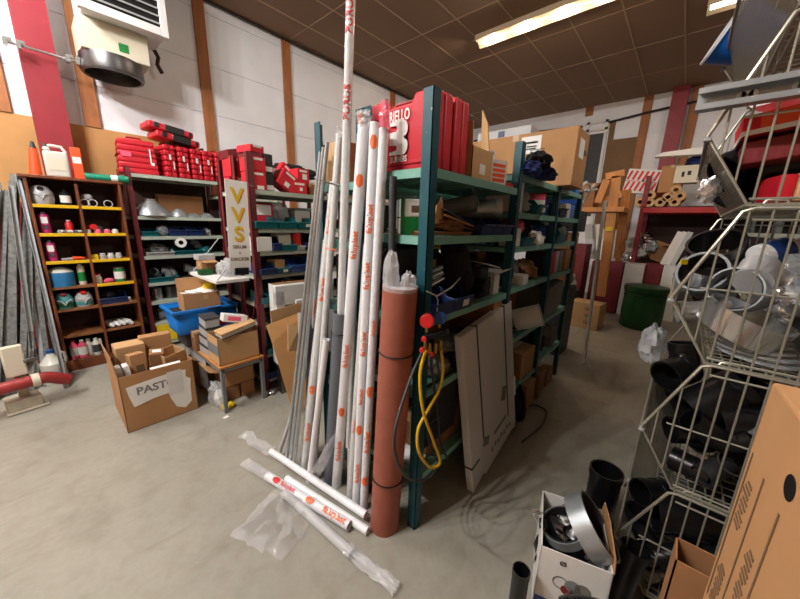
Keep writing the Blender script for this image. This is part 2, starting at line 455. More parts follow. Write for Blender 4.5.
# ------------------------------------------------------------------ racks
def l_post(t, x, y, h, sx, sy, pm, w=.05):
    """perforated angle post; its two flanges run inwards (sx, sy give the inward signs)"""
    m = MB()
    m.bb((x, y, 0), (x + sx * w, y + sy * .004, h)); m.bb((x, y, 0), (x + sx * .004, y + sy * w, h))
    m.box((x + sx * .025, y + sy * .025, .004), (.05, .05, .008))
    p = m.build('post', pm, t, smooth=False)
    return p
RACKS = []
def rack(label, ox, oy, xs, depth, hs, bays, pm, sm, group=None, rail=None, th=.038):
    """xs: post positions, hs: post heights, bays: list of (x0, x1, [shelf tops])"""
    t = thing('storage_rack', label, 'rack', (ox, oy, 0), None, group)
    for i, x in enumerate(xs):
        s = 1 if i < len(xs) - 1 else -1
        l_post(t, x - ox, 0, hs[i], s, 1, pm); l_post(t, x - ox, depth, hs[i], s, -1, pm)
    for x0, x1, zs in bays:
        for z in zs:
            m = MB(); a, b = x0 - ox + .006, x1 - ox - .003
            m.bb((a, .006, z - .006), (b, depth - .006, z))
            for yy in (.005, depth - .008): m.bb((a, yy, z - th), (b, yy + .003, z))
            for xx in (a, b - .003): m.bb((xx, .008, z - th), (xx + .003, depth - .008, z))
            for k in (1, 2): m.bb((a + (b - a) * k / 3 - .02, .01, z - .02), (a + (b - a) * k / 3 + .02, depth - .01, z - .006))
            m.build('shelf', sm, t, smooth=False)
    if rail:
        for a, b in rail:
            m = MB(); m.tube([Vector(a) - Vector((ox, oy, 0)), Vector(b) - Vector((ox, oy, 0))], .006, 6); m.build('brace', pm, t)
    RACKS.append(t)
    return t
MX = [1.11, 2.03, 2.87, 3.66]
rack('teal and pale green storage rack along the dark aisle', 1.11, .82, MX, .4, [2.12, 2.1, 1.95, 1.95],
     [(1.11, 2.03, [1.83, 1.55, 1.17, .80, .32]), (2.03, 2.87, [1.92, 1.69, 1.47, 1.19, .79, .34]), (2.87, 3.66, [1.92, 1.69, 1.47, 1.19, .79, .40])], 'teal_flecked', 'shelf_green')
rack('teal storage rack behind the leaning pipes, back to back with the aisle rack', 1.11, 1.225, [1.11, 2.03, 2.95], .39, [2.12, 2.12, 2.12],
     [(1.11, 2.03, [1.80, 1.5, 1.13, .62, .15]), (2.03, 2.95, [1.83, 1.45, 1.1, .6, .15])], 'teal_flecked', 'shelf_green')
BZ = [1.85, 1.53, 1.33, 1.12, .86, .65, .37, .12]
rack('maroon post rack of grey shelves behind the small table', 1.25, 2.77, [1.25, 2.2, 3.15], .31, [2.14, 2.14, 2.14],
     [(1.25, 2.2, BZ), (2.2, 3.15, BZ)], 'maroon', 'shelf_grey', rail=[((1.25, 2.79, .3), (1.25, 3.06, .84)), ((1.25, 2.79, .95), (1.25, 3.06, .4))])
rack('maroon post rack backing onto the shelves with the red cartons', 1.25, 3.09, [1.25, 2.2, 3.15], .31, [2.14, 2.14, 2.14],
     [(1.25, 2.2, BZ), (2.2, 3.15, BZ)], 'maroon', 'shelf_grey')
shade_rack = rack('unseen shelving row added behind the wire baskets to shade the aisle', 2.57, -.95, [2.57, 4.0, 5.45], .42, [2.75] * 3, [(2.57, 4.0, [2.7, 2.2, 1.6, 1.0, .4]), (4.0, 5.45, [2.7, 2.2, 1.6, 1.0, .4])], 'galv_dull', 'shelf_grey')  # hidden row, added to keep lamp light off the aisle floor
m = MB(); m.bb((-.14, -.012, .05), (2.86, .0, 2.72)); m.build('back_panel', 'cabinet_back', shade_rack, smooth=False)  # solid sheet added as a light blocker, also closing the gap beside the baskets
AZ = [2.07, 1.61, 1.38, 1.15, .83, .60, .33, .08]
AZ2 = [1.9, 1.61, 1.38, 1.15, .83, .60, .33, .08]
rack('tall maroon post rack standing at the left wall under the red cases', .78, 4.7, [.78, 1.72, 2.66], .45, [2.14, 2.14, 2.14],
     [(.78, 1.72, AZ), (1.72, 2.66, AZ2)], 'maroon', 'shelf_grey')
# ------------------------------------------------------------------ brown pigeon-hole cabinet
CX, CY = .03, 4.6
t = thing('shelf_cabinet', 'brown wooden cabinet with yellow edged shelves at left', 'cabinet', (CX, CY, 0))
W, D, H = .68, .34, 1.93
for x in (0, W - .022):
    m = MB(); m.bb((x, 0, 0), (x + .022, D, H)); m.build('side_panel', 'cabinet_wood', t, bevel=.002)
m = MB(); m.bb((.33, .004, .12), (.35, D - .01, H - .03)); m.build('divider', 'cabinet_wood', t, bevel=.002)
m = MB(); m.bb((.022, D - .012, 0), (W - .022, D, H)); m.build('back_panel', 'cabinet_back', t, smooth=False)
m = MB(); m.bb((-.03, -.015, H), (W + .02, D, H + .025)); m.build('top', 'cabinet_wood', t, bevel=.003)
m = MB(); m.bb((.022, .002, 0), (W - .022, .022, .11)); m.build('plinth', 'cabinet_wood', t, bevel=.002)
CZ = [.11, .38, .66, .89, 1.15, 1.42, 1.69]
CZR = [.11, .38, .66, .89, 1.15, 1.42, 1.69]
for i, z in enumerate(CZ):
    for a, b in ((.022, .33), (.35, W - .022)):
        if i == 0 and a > .3: pass
        m = MB(); m.bb((a, .012, z - .022), (b, D - .012, z)); sh = m.build('shelf', 'shelf_wood', t, smooth=False)
        if i >= 4 or (i == 3 and a > .3):
            e = MB(); e.bb((a, -.001, z - .026), (b, .012, z + .004)); e.build('edge_strip', 'yellow_edge', sh, bevel=.002)

m = MB(); m.bb((.02, .452, .02), (.93, .458, 2.06)); m.build('back_panel', 'cabinet_back', RACKS[5], smooth=False)
m = MB(); m.bb((.95, .452, .02), (1.86, .458, 1.9)); m.build('back_panel', 'cabinet_back', RACKS[5], smooth=False)
# ------------------------------------------------------------------ builders of the everyday things
from mathutils import noise as mnoise
def at(x, y, X=None, Y=None, Z=None):
    """metric point where the line of sight through photo pixel (x, y) meets a real plane of the room"""
    d = r2 * ((x - 400) / 318) - u2 * ((y - 299.5) / 318) + fw; o = Vector((0, 0, 1.6))
    t = (X - o.x) / d.x if X is not None else (Y - o.y) / d.y if Y is not None else (Z - o.z) / d.z
    return o + d * t
def blob(m, c, rad, amp=.25, sc=2.5, seed=0, n=16, k=10, flat=True):
    def fn(u, v):
        a = 2 * PI * u; b = PI * v - PI / 2
        p = Vector((math.cos(a) * math.cos(b), math.sin(a) * math.cos(b), math.sin(b)))
        q = 1 + amp * mnoise.noise(p * sc + Vector((seed, seed * 1.7, 0))) * 2
        z = p.z * q
        if flat: z = max(z, -.75)
        return (c[0] + p.x * q * rad[0], c[1] + p.y * q * rad[1], c[2] + z * rad[2])
    return m.sheet(fn, n, k)
def carton(label, x, y, z, d, rz=0, mt='cardboard', open_=False, flaps='', lab=(), tape=True, cat='carton', group=None, tilt=None, marks=(), name='carton', flap_ang=None):
    """box standing with its base centre at (x, y, z); flaps: some of LRFB; lab: (side, u, v, w, h, mat)"""
    w, dp, h = d
    rot = (tilt[0], tilt[1], rz) if tilt else (0, 0, rz)
    t = thing(name, label, cat, (x, y, z), rot, group)
    m = MB(); th = .004
    if open_:
        for a, b in (((-w / 2, -dp / 2, 0), (w / 2, -dp / 2 + th, h)), ((-w / 2, dp / 2 - th, 0), (w / 2, dp / 2, h)), ((-w / 2, -dp / 2, 0), (-w / 2 + th, dp / 2, h)),
                     ((w / 2 - th, -dp / 2, 0), (w / 2, dp / 2, h)), ((-w / 2, -dp / 2, 0), (w / 2, dp / 2, th))): m.bb(a, b)
        m.build('body', mt, t, smooth=False)
    else:
        m.box((0, 0, h / 2), (w, dp, h)); m.build('body', mt, t, bevel=min(.005, h * .06))
    for f in flaps:
        a = (flap_ang or {}).get(f, 60)
        m = MB()
        if f in 'LR':
            s = -1 if f == 'L' else 1; ln = min(w / 2, .16)
            m.box((0, 0, ln / 2), (th, dp * .98, ln)); X = TR((s * w / 2, 0, h), (0, s * R(a), 0))
        else:
            s = -1 if f == 'F' else 1; ln = min(dp / 2, .16)
            m.box((0, 0, ln / 2), (w * .98, th, ln)); X = TR((0, s * dp / 2, h), (-s * R(a), 0, 0))
        m.v = [tuple(X @ Vector(p)) for p in m.v]
        m.build('flap', mt, t, smooth=False)
    if tape and not open_:
        m = MB(); m.bb((-w / 2 - .0008, -.025, h - .05), (w / 2 + .0008, .025, h + .0008)); m.build('tape', 'tape', t, smooth=False)
    for L in lab: side_patch(t, (w, dp, h), *L)
    for L in marks: side_text(t, (w, dp, h), *L)
    return t
def side_X(d, side, u, v):
    w, dp, h = d; e = .0014
    if side == 'F': return TR((u * w / 2, -dp / 2 - e, v * h), (PI / 2, 0, 0))
    if side == 'L': return TR((-w / 2 - e, -u * dp / 2, v * h), Euler((PI / 2, 0, -PI / 2)).to_matrix())
    if side == 'R': return TR((w / 2 + e, u * dp / 2, v * h), Euler((PI / 2, 0, PI / 2)).to_matrix())
    return TR((u * w / 2, v * dp / 2, h + e))
def side_patch(t, d, side, u, v, w, h, mt='paper', name='sticker'):
    m = MB(); m.box((0, 0, 0), (w, h, .001), None, 1, side_X(d, side, u, v)); return m.build(name, mt, t, smooth=False)
def side_text(t, d, side, u, v, txt, size, mt='ink', name='lettering', ang=0):
    m = MB(); X = side_X(d, side, u, v) @ Matrix.Rotation(ang, 4, 'Z') @ Matrix.Translation((0, 0, .0012))
    m.text(txt, size, X); return m.build(name, mt, t, smooth=False)
def bin_(label, x, y, z, w, d, h, mt='bin_teal', rz=0, card=None, group=None, cat='bin', tilt=None):
    """open-fronted stacking bin, front towards -Y, base centre at (x, y, z)"""
    t = thing('storage_bin', label, cat, (x, y, z), (tilt or 0, 0, rz), group)
    m = MB(); th = .004
    side = [(-d / 2, .0), (d / 2, 0), (d / 2, h), (-d / 2 + .32 * d, h), (-d / 2 + .16 * d, h * .62), (-d / 2 - .02, h * .55)]
    for s in (-1, 1):
        X = TR((s * (w / 2 - th / 2) - th / 2, 0, 0)) @ Matrix(((0, 0, 1, 0), (1, 0, 0, 0), (0, 1, 0, 0), (0, 0, 0, 1)))
        m.prism(side, th, X)
    m.bb((-w / 2, -d / 2, 0), (w / 2, d / 2, th)); m.bb((-w / 2, d / 2 - th, 0), (w / 2, d / 2, h))
    m.box((0, -d / 2 - .01, h * .28), (w, th, h * .56), (R(9), 0, 0))
    m.build('body', mt, t, bevel=.0015)
    m = MB(); m.box((0, -d / 2 - .022, h * .55), (w + .006, .012, .012)); m.build('front_lip', mt, t, bevel=.003)
    if card:
        m = MB(); m.box((w * .1, -d / 2 - .016, h * .3), (w * .34, .002, h * .3), (R(9), 0, 0)); m.build('card', card, t, smooth=False)
    return t
def filler(label, x, y, z, rad, mt, seed=0, amp=.3, sc=2.5, name='bag', cat='bag', group=None, rz=0, n=18, k=12):
    m = MB(); blob(m, (0, 0, rad[2] * .7), rad, min(amp, .2), min(sc, 3.2), seed, max(n, 22), max(k, 14))
    return solo(name, m, mt, label, cat, (x, y, z), rz, group)
def bottle(label, x, y, z, r, h, mt, cap='white_plastic', neck=.4, shoulder=.75, lab=None, cat='bottle', name='bottle', group=None, n=20, tilt=None, handle=None):
    t = thing(name, label, cat, (x, y, z), tilt, group)
    m = MB(); m.lathe([(0, 0), (r * .94, 0), (r, .01), (r, h * shoulder), (r * .8, h * (shoulder + .06)), (r * neck, h * .9), (r * neck, h * .93), (0, h * .93)], n); m.build('body', mt, t)
    m = MB(); m.cyl((0, 0, h * .91), (0, 0, h), r * neck * 1.15, n=14); m.build('cap', cap, t, bevel=.002)
    if lab:
        m = MB(); m.lathe([(r + .0008, h * .18), (r + .0008, h * .62)], n); m.build('wrap_label', lab, t)
    if handle:
        m = MB(); m.tube([(r * .7, 0, h * .88), (r * 1.05, 0, h * .86), (r * 1.12, 0, h * .7), (r * .98, 0, h * .55)], .012, 8); m.build('handle', mt, t)
    return t
def can(label, x, y, z, r, h, mt, lid='grey_light', lab=None, cat='can', name='can', tilt=None, group=None):
    t = thing(name, label, cat, (x, y, z), tilt, group)
    m = MB(); m.lathe([(0, 0), (r, 0), (r, h), (r * .92, h), (r * .92, h - .006), (0, h - .006)], 24); m.build('body', mt, t)
    m = MB(); m.lathe([(r * .98, h - .004), (r * 1.03, h - .004), (r * 1.03, h + .006), (r * .98, h + .006)], 24, closed=True); m.build('rim', lid, t)
    if lab:
        m = MB(); m.lathe([(r + .0008, h * .2), (r + .0008, h * .75)], 24); m.build('wrap_label', lab, t)
    return t
def roll(label, p0, p1, r, mt, inner=.4, core='cardboard', cat='roll', name='roll', group=None, lab=None):
    p0 = Vector(p0); p1 = Vector(p1)
    t = thing(name, label, cat, p0, None, group)
    m = MB(); m.cyl((0, 0, 0), p1 - p0, r, n=22, inner=inner); m.build('winding', mt, t)
    m = MB(); m.cyl((0, 0, 0), p1 - p0, r * inner * .99, n=18, inner=.85); m.build('core', core, t)
    if lab:
        m = MB(); a = p0.lerp(p1, lab[0]) - p0; b = p0.lerp(p1, lab[1]) - p0; m.cyl(a, b, r + .001, n=22, cap=False); m.build('wrap_label', lab[2], t)
    return t
def duct(label, pts, r, mt, cat='pipe', name='pipe_bend', group=None, collar=True, inner=.9, cmt=None):
    """hollow pipe along pts (bends allowed) with a socket collar at either end"""
    pts = [Vector(p) for p in pts]; o = pts[0].copy(); o.z = min(p.z for p in pts) - r * .0
    q = [p - o for p in pts]
    t = thing(name, label, cat, o, None, group)
    m = MB(); m.tube(q, r, 20, cap=False); m.tube(q, r * inner, 20, cap=False); m.build('tube', mt, t)
    ends = ((q[0], q[1]), (q[-1], q[-2]))
    for a, b in ends:
        d = (b - a).normalized(); m = MB()
        m.cyl(a - d * .002, a + d * min(.035, r * .8), r * 1.07, n=22, inner=inner * .985); m.build('socket' if collar else 'end_ring', cmt or mt, t)
    return t
def arc(c, r, a0, a1, u, w, n=8):
    c, u, w = Vector(c), Vector(u).normalized(), Vector(w).normalized()
    return [c + u * (r * math.cos(a0 + (a1 - a0) * k / n)) + w * (r * math.sin(a0 + (a1 - a0) * k / n)) for k in range(n + 1)]
def smooth_path(pts, sub=6):
    P_ = [Vector(p) for p in pts]; out = []
    for i in range(len(P_) - 1):
        a, b, c, d = P_[max(i - 1, 0)], P_[i], P_[i + 1], P_[min(i + 2, len(P_) - 1)]
        for k in range(sub):
            s = k / sub
            out.append(.5 * ((2 * b) + (c - a) * s + (2 * a - 5 * b + 4 * c - d) * s * s + (3 * b - a - 3 * c + d) * s ** 3))
    return out + [P_[-1]]

# ------------------------------------------------------------------ pipes leaning on the near end of the racks
def along(o, d, out):
    d = d.normalized(); out = (out - d * out.dot(d)).normalized(); y = out.cross(d)
    X = Matrix((d, y, out)).transposed().to_4x4(); X.translation = o; return X
F = 'faluplast'
def pipe(label, p0, p1, r, mt, ink=(), wrap=None, group=None, name='pipe', cat='pipe', inner=.86, out=None, tie=None):
    p0, p1 = Vector(p0), Vector(p1); d = p1 - p0; L = d.length
    t = thing(name, label, cat, p0, None, group)
    m = MB(); m.cyl((0, 0, 0), d, r, n=18, inner=inner); m.build('tube', mt, t)
    o_ = Vector(out) if out else Vector((-.72, -.69, 0))
    if ink:
        for txt, s, size, c in ink:
            m = MB(); X = along(d * (s / L), d, o_)
            if txt == 'o':
                poly = [(.03 * math.cos(2 * PI * k / 14), min(.017, r * .75) * math.sin(2 * PI * k / 14)) for k in range(14)]
                vs = [(p, (r + .0032) * math.sin(q / r), (r + .0032) * math.cos(q / r)) for p, q in poly] + [(0, 0, r + .0036)]
                m.add(vs, [(k, (k + 1) % 14, 14) for k in range(14)], X)
            else: m.text(txt, size * (1.2 if txt == F else 1.1), X, wrap=r + .0032)
            m.build('lettering', c, t, smooth=False)
    if wrap:
        m = MB(); rng = random.Random(int(L * 1000)); n = int(L / .06)
        pts = [d * (k / n) for k in range(n + 1)]
        m.tube(pts, [r + .0016 + rng.random() * .0012 for _ in pts], 12, cap=False); m.build('film_sleeve', wrap, t)
    if tie:
        for s in tie:
            m = MB(); c = d * (s / L); u, w = frame(d)
            m.tube([c + u * ((r + .004) * math.cos(2 * PI * k / 20)) + w * ((r + .004) * math.sin(2 * PI * k / 20)) for k in range(21)], .003, 6)
            m.build('cable_tie', 'black_plastic', t)
    return t
def film_end(label, p, d, ln, r, mt, seed=0, fan=1.0, group=None):
    """open crumpled end of a plastic sleeve"""
    p, d = Vector(p), Vector(d).normalized(); u, w = frame(d); m = MB()
    def fn(a, b):
        ang = 2 * PI * a; q = 1 + .55 * mnoise.noise(Vector((math.cos(ang) * 2 + seed, math.sin(ang) * 2, b * 4))) + (fan - 1) * b
        off = Vector((mnoise.noise(Vector((b * 3, seed, 1))), mnoise.noise(Vector((b * 3, seed, 7))), mnoise.noise(Vector((b * 3, seed, 13))))) * .03 * b
        v = d * (ln * b) + u * (math.cos(ang) * r * q) + w * (math.sin(ang) * r * q * (1 - .5 * b)) + off
        g = p + v
        if g.z < .004: v.z += .004 - g.z
        return v
    m.sheet(fn, 20, 10)
    return solo('plastic_sleeve', m, mt, label, 'plastic film', p, None, group)
F = 'faluplast'
pipe('wide white drain pipe in clear film with orange lettering, tallest beside the red case', (1.015, 1.37, 0), (1.08, 1.18, 2.03), .029, 'pipe_white',
     [(F, .28, .035, 'orange_ink'), ('o', .55, 0, 'orange_ink'), (F, .9, .035, 'orange_ink'), (F, 1.5, .035, 'orange_ink'), ('o', 1.8, 0, 'orange_ink')], 'film_clear')
film_end('torn clear film flaring over the top of the widest white pipe', (1.08, 1.18, 2.02), (-.1, -.1, 1), .07, .03, 'film_milky', 1, 1.3)
pipe('white pipe with orange lettering reaching the floor, second from the brown tube', (1.015, 1.185, 0), (1.08, 1.112, 2.03), .022, 'pipe_white',
     [(F, .22, .032, 'orange_ink'), ('o', .5, 0, 'orange_ink'), (F, .7, .024, 'orange_ink'), (F, 1.0, .034, 'orange_ink'), (F, 1.35, .034, 'orange_ink'), (F, 1.62, .034, 'orange_ink'), ('o', 1.95, 0, 'orange_ink')], 'film_clear')
pipe('slim white pipe under pinkish film, closest to the brown tube', (1.02, 1.125, 0), (1.085, 1.06, 2.0), .021, 'pipe_white',
     [('o', .2, 0, 'orange_ink'), (F, .45, .034, 'orange_ink'), ('o', .75, 0, 'orange_ink'), (F, 1.1, .02, 'orange_ink')], 'film_milky')
film_end('pink printed film sleeve standing empty above a white pipe top', (1.085, 1.06, 1.98), (0, 0, 1), .13, .022, 'film_pink', 3)
pipe('very tall wrapped pipe with red lettering reaching up towards the ceiling', (1.03, 1.325, .95), (1.07, 1.225, 2.95), .019, 'pipe_wrapped',
     [('PURUS', .12, .03, 'red_ink'), ('PURUS', 1.18, .045, 'red_ink'), ('PURUS', 1.52, .045, 'red_ink')], 'film_milky')
pipe('grey plastic drain pipe on the floor holding the very tall wrapped pipe', (1.01, 1.42, 0), (1.035, 1.315, 1.13), .043, 'grey_pipe', tie=[1.02], inner=.9)
pipe('wrapped pipe with orange print leaning just right of the tallest pipe', (1.05, 1.29, .3), (1.085, 1.215, 2.0), .015, 'pipe_wrapped', [(F, 1.2, .022, 'orange_ink'), ('o', 1.76, 0, 'orange_ink'), (F, 1.5, .022, 'orange_ink')], 'film_milky')
pipe('white pipe with frayed film top leaning just left of the tallest pipe', (.955, 1.535, 0), (1.075, 1.352, 2.02), .018, 'pipe_wrapped', [(F, .7, .025, 'orange_ink')], 'film_milky')
film_end('frayed film at the top of the white pipe left of the tallest pipe', (1.08, 1.345, 2.0), (0, 0, 1), .05, .022, 'film_milky', 5)
pipe('film wrapped pipe with orange print and a red tie, left of the grey drain pipe', (.945, 1.62, 0), (1.07, 1.395, 1.8), .023, 'pipe_wrapped',
     [(F, .32, .034, 'orange_ink'), ('o', .62, 0, 'orange_ink'), (F, 1.25, .034, 'orange_ink'), (F, 1.62, .034, 'orange_ink')], 'film_milky')
pipe('plain light pipe cut lower than the film wrapped one beside it', (.955, 1.675, 0), (1.082, 1.452, 1.66), .013, 'pipe_white')
pipe('milky half height pipe leaning right beside the bare steel bars', (.985, 1.70, 0), (1.082, 1.495, 1.5), .018, 'pipe_wrapped', [('o', .9, 0, 'orange_ink')], 'film_milky')
pipe('dark grey drain pipe standing behind the bare steel bars', (1.06, 1.73, 0), (1.055, 1.60, .98), .04, 'charcoal', tie=[.9], inner=.9)
pipe('wrapped pipe with orange label standing inside the dark grey drain pipe', (1.055, 1.655, .6), (1.08, 1.535, 1.75), .015, 'pipe_wrapped', [(F, .5, .025, 'orange_ink')], 'film_milky')
for k, (y0, y1, lb) in enumerate(((1.655, 1.475, 'bare steel tube nearest the wrapped pipes, leaning on the rack'), (1.69, 1.505, 'middle one of three bare steel tubes leaning on the rack'), (1.725, 1.535, 'leftmost bare steel tube leaning on the rack end'))):
    pipe(lb, (.90 - k * .008, y0 + .02, 0), (1.09, y1, 2.0 - k * .02), .011, 'steel' if k == 1 else 'galv', name='steel_tube', cat='tube')
pipe('short white square cut pipe leaning low in front of the others', (.915, 1.52, 0), (.985, 1.385, .97), .018, 'pipe_white')
pipe('thin white pipe sloping out to the left of the steel bars', (.90, 1.87, 0), (1.07, 1.63, .86), .013, 'pipe_grey')
pipe('grey wrapped pipe half hidden behind the wide lettered pipe', (1.055, 1.285, 0), (1.085, 1.27, 1.3), .02, 'pipe_grey')
pipe('pale pipe between the wide lettered pipe and the two at right', (1.01, 1.235, 0), (1.075, 1.155, 1.5), .017, 'pipe_wrapped', [(F, .5, .02, 'orange_ink')], 'film_milky')
pipe('dark grey drain pipe standing against the shelf beside the red case', (1.09, 1.005, .9), (1.09, 1.005, 1.80), .017, 'charcoal')
# strap round the bundle
m = MB(); m.tube([(1.08, 1.58, 1.83), (1.055, 1.45, 1.80), (1.04, 1.38, 1.79), (1.05, 1.3, 1.77)], .004, 6); solo('strap', m, 'black_plastic', 'thin black strap round the upper part of the leaning pipes', 'strap')
m = MB(); m.tube([(1.07, 1.46, 1.47), (1.03, 1.44, 1.465), (1.025, 1.40, 1.46), (1.05, 1.37, 1.455)], .005, 6); solo('strap', m, 'orange_ink', 'red tie round two pipes at mid height', 'strap')
# ------------------------------------------------------------------ pipes lying on the floor
pipe('bare white pipe lying on top of the floor heap', (.85, 1.87, .065), (.965, 1.045, .05), .0215, 'pipe_white', out=(-.3, -.3, 1))
pipe('bare white pipe lying on the floor nearest the brown tube foot', (.82, 1.62, .022), (.925, .985, .022), .0215, 'pipe_white', out=(-.3, -.3, 1))
pipe('white floor pipe with orange printed film at both its ends', (.745, 1.72, .03), (.875, 1.075, .03), .026, 'pipe_white', [(F, .56, .04, 'orange_ink'), ('o', .38, 0, 'orange_ink'), ('o', .1, 0, 'red_ink'), (F, .2, .03, 'red_ink')], 'film_clear', out=(-.3, -.3, 1))
pipe('grey wrapped pipe at the front of the floor heap', (.755, 1.52, .024), (.79, .955, .024), .024, 'pipe_grey', (), 'film_milky', out=(-.3, -.3, 1))
film_end('clear film tail trailing from the foremost floor pipe', (.788, .99, .024), (.12, -1, 0), .30, .028, 'film_milky', 9)
film_end('clear film tail at the far left end of the floor heap', (.75, 1.70, .03), (-.25, .8, .12), .22, .03, 'film_clear', 12)
film_end('clear film sleeve curled behind the heap beside the steel bars', (.86, 1.88, .05), (-.35, .9, .25), .26, .035, 'film_clear', 15)
film_end('empty film sleeve propped between the low pipes', (.90, 1.42, .12), (.35, -.2, .8), .42, .03, 'film_clear', 18)
m = MB()
def bagfn(a, b):
    x = (a - .5) * .36; y = (b - .5) * .34
    h = .05 + .075 * (mnoise.noise(Vector((a * 5, b * 5, 2))) + .5 * mnoise.noise(Vector((a * 11, b * 11, 4)))) * 1.2
    e = min(a, 1 - a, b, 1 - b) * 4
    return (x + .03 * mnoise.noise(Vector((a * 6, b * 6, 9))), y + .03 * mnoise.noise(Vector((a * 6, b * 6, 19))), max(.003, h * min(1, e) + .012))
m.sheet(bagfn, 26, 26)
solo('plastic_bag', m, 'film_clear', 'crumpled clear plastic bag lying beside the floor pipes', 'plastic bag', (.66, 1.40, 0), R(20))
# ------------------------------------------------------------------ brown insulation tube
t = thing('insulation_tube', 'tall reddish brown foam tube standing at the rack corner', 'tube', (1.026, .962, 0), (R(3.0), 0, 0))
m = MB(); m.cyl((0, 0, 0), (.0, .0, 1.335), .077, n=32, inner=.86); m.build('tube', 'insul_tube', t)
m = MB(); m.lathe([(.0775, 1.322), (.0785, 1.34), (.05, 1.345), (.05, 1.31)], 28, closed=True); m.build('film_collar', 'film_milky', t)
for z in (1.03, .33):
    m = MB(); m.tube([(.08 * math.cos(a * PI / 14), .08 * math.sin(a * PI / 14), z) for a in range(29)], .0035, 6); m.build('cable_tie', 'black_plastic', t)
m = MB(); blob(m, (0, 0, .10), (.034, .034, .115), .18, 3, 4, 18, 14, False)
solo('wrapped_pipe_end', m, 'film_milky', 'white film wrapped bundle poking up from the brown tube', 'wrapped bundle', (1.0, .925, 1.27))
m = MB(); blob(m, (0, 0, .05), (.036, .036, .07), .2, 3, 8, 18, 12, False)
solo('wrapped_pipe_end', m, 'film_milky', 'short white wrapped bundle in the brown tube, right of the taller one', 'wrapped bundle', (1.045, .865, 1.28))
# ------------------------------------------------------------------ cabinet: on top
CT = 1.956
t = thing('traffic_cone_tube', 'orange tapering tube with a dark cap on the cabinet top', 'tube', (.12, 4.78, CT))
m = MB(); m.cyl((0, 0, 0), (.02, 0, .25), .045, .03, n=20); m.build('body', 'orange', t)
m = MB(); m.cyl((.02, 0, .25), (.024, 0, .31), .024, .012, n=14); m.build('cap', 'charcoal', t)
t = thing('jerry_can', 'milky white jerry can with a paper label on the cabinet', 'canister', (.28, 4.76, CT), R(-4))
m = MB(); m.box((0, 0, .12), (.17, .13, .24)); m.box((-.055, 0, .26), (.05, .06, .04)); m.build('body', 'milky', t, bevel=.02, seg=3)
m = MB(); m.tube([(-.05, 0, .285), (-.02, 0, .295), (.05, 0, .29), (.075, 0, .24)], .014, 8); m.build('handle', 'milky', t)
m = MB(); m.cyl((-.06, 0, .28), (-.06, 0, .305), .02); m.build('cap', 'steel_dark', t)
m = MB(); m.box((.0, -.067, .12), (.12, .002, .11)); m.build('paper_label', 'beige', t, smooth=False)
carton('flat upright orange box with a white sticker on the cabinet', .425, 4.76, CT, (.075, .1, .30), R(-3), 'orange', lab=[('F', -.05, .6, .06, .06, 'paper')], tape=False, cat='box', name='box')
roll('green roll with a white band lying along the cabinet top', (.46, 4.72, CT + .035), (.80, 4.68, CT + .035), .034, 'roll_green', .3, 'white_plastic', lab=(.58, .74, 'paper'))
# ------------------------------------------------------------------ cabinet: in the pigeon holes
def z_(i): return CZ[i] + .001
yc = CY + .11
t = thing('grey_canister', 'round grey canister with a dark filler hole, top left pigeon hole', 'canister', (.125, yc, z_(6)))
m = MB(); m.lathe([(0, 0), (.075, 0), (.085, .05), (.08, .12), (.05, .17), (0, .185)], 26); m.build('body', 'can_grey', t)
m = MB(); m.cyl((0, -.045, .13), (0, -.07, .15), .022); m.build('cap', 'black_plastic', t)
m = MB(); m.tube([(-.05, -.066, .1), (-.02, -.085, .09), (0, -.085, .05), (.02, -.085, .09), (.05, -.066, .1)], .008, 6); m.build('handle', 'can_grey', t)
bottle('small dark bottle with white label in the top left pigeon hole', .285, yc, z_(6), .04, .155, 'black_plastic', 'black_plastic', lab='paper')
for k, (dx, lb) in enumerate(((.41, 'white pipe socket leftmost in the top right pigeon hole'), (.47, 'white pipe socket lying second in the top right pigeon hole'), (.59, 'white reducer at the right end of the top right pigeon hole'))):
    duct(lb, [(dx, CY + .04, z_(6) + .036), (dx + .012, CY + .12, z_(6) + .036)], .034, 'white_plastic', name='pipe_socket', cat='pipe socket')
filler('round grey cap resting on the white sockets in the top right pigeon hole', .44, CY + .10, z_(6) + .075, (.045, .04, .03), 'grey_light', 2, .05, name='cap', cat='cap')
for i, lb in ((5, 'magenta bottle with white label on the second cabinet shelf'), (4, 'magenta bottle with white label on the third cabinet shelf')):
    t = bottle(lb, .105, yc - .02, z_(i), .038, .2, 'magenta', 'grey_light', .35, .85, None)
    m = MB(); m.box((0, -.0385, .125), (.045, .003, .06)); m.build('paper_label', 'paper', t); m = MB(); m.box((0, -.0385, .06), (.035, .003, .04)); m.build('dark_label', 'charcoal', t)
bottle('red spray bottle among small parts on the second cabinet shelf', .27, yc, z_(5), .03, .13, 'gauge_red', 'white_plastic', .5)
rng = random.Random(3)
for k in range(7):
    a = rng.random() * 6; x = .19 + .022 * k; m = MB(); m.cyl((0, 0, .016), (.03 * math.cos(a), .03 * math.sin(a), .022), .016, .012, n=12, inner=.6)
    solo('pipe_fitting', m, ['grey_light', 'white_plastic', 'grey_plastic'][k % 3], 'small pale fitting in the heap beside the red spray bottle', 'fitting', (x, CY + .05 + .02 * (k % 2), z_(5)), None, 'small fittings by the red spray bottle')
cl = [('gauge_red', 'red cap at the left of the second row right pigeon hole', .40, .03, .02), ('charcoal', 'dark funnel behind the red caps in the right pigeon hole', .49, .045, .03), ('pink', 'pink cap in the middle of the second row right pigeon hole', .47, .028, -.04),
      ('pink', 'pink cap beside the rightmost one in the second row', .545, .028, -.04), ('milky', 'white and red cap at the right end of the second row', .61, .028, -.03), ('grey_light', 'grey cap in front of the red one in the second row', .395, .026, -.045)]
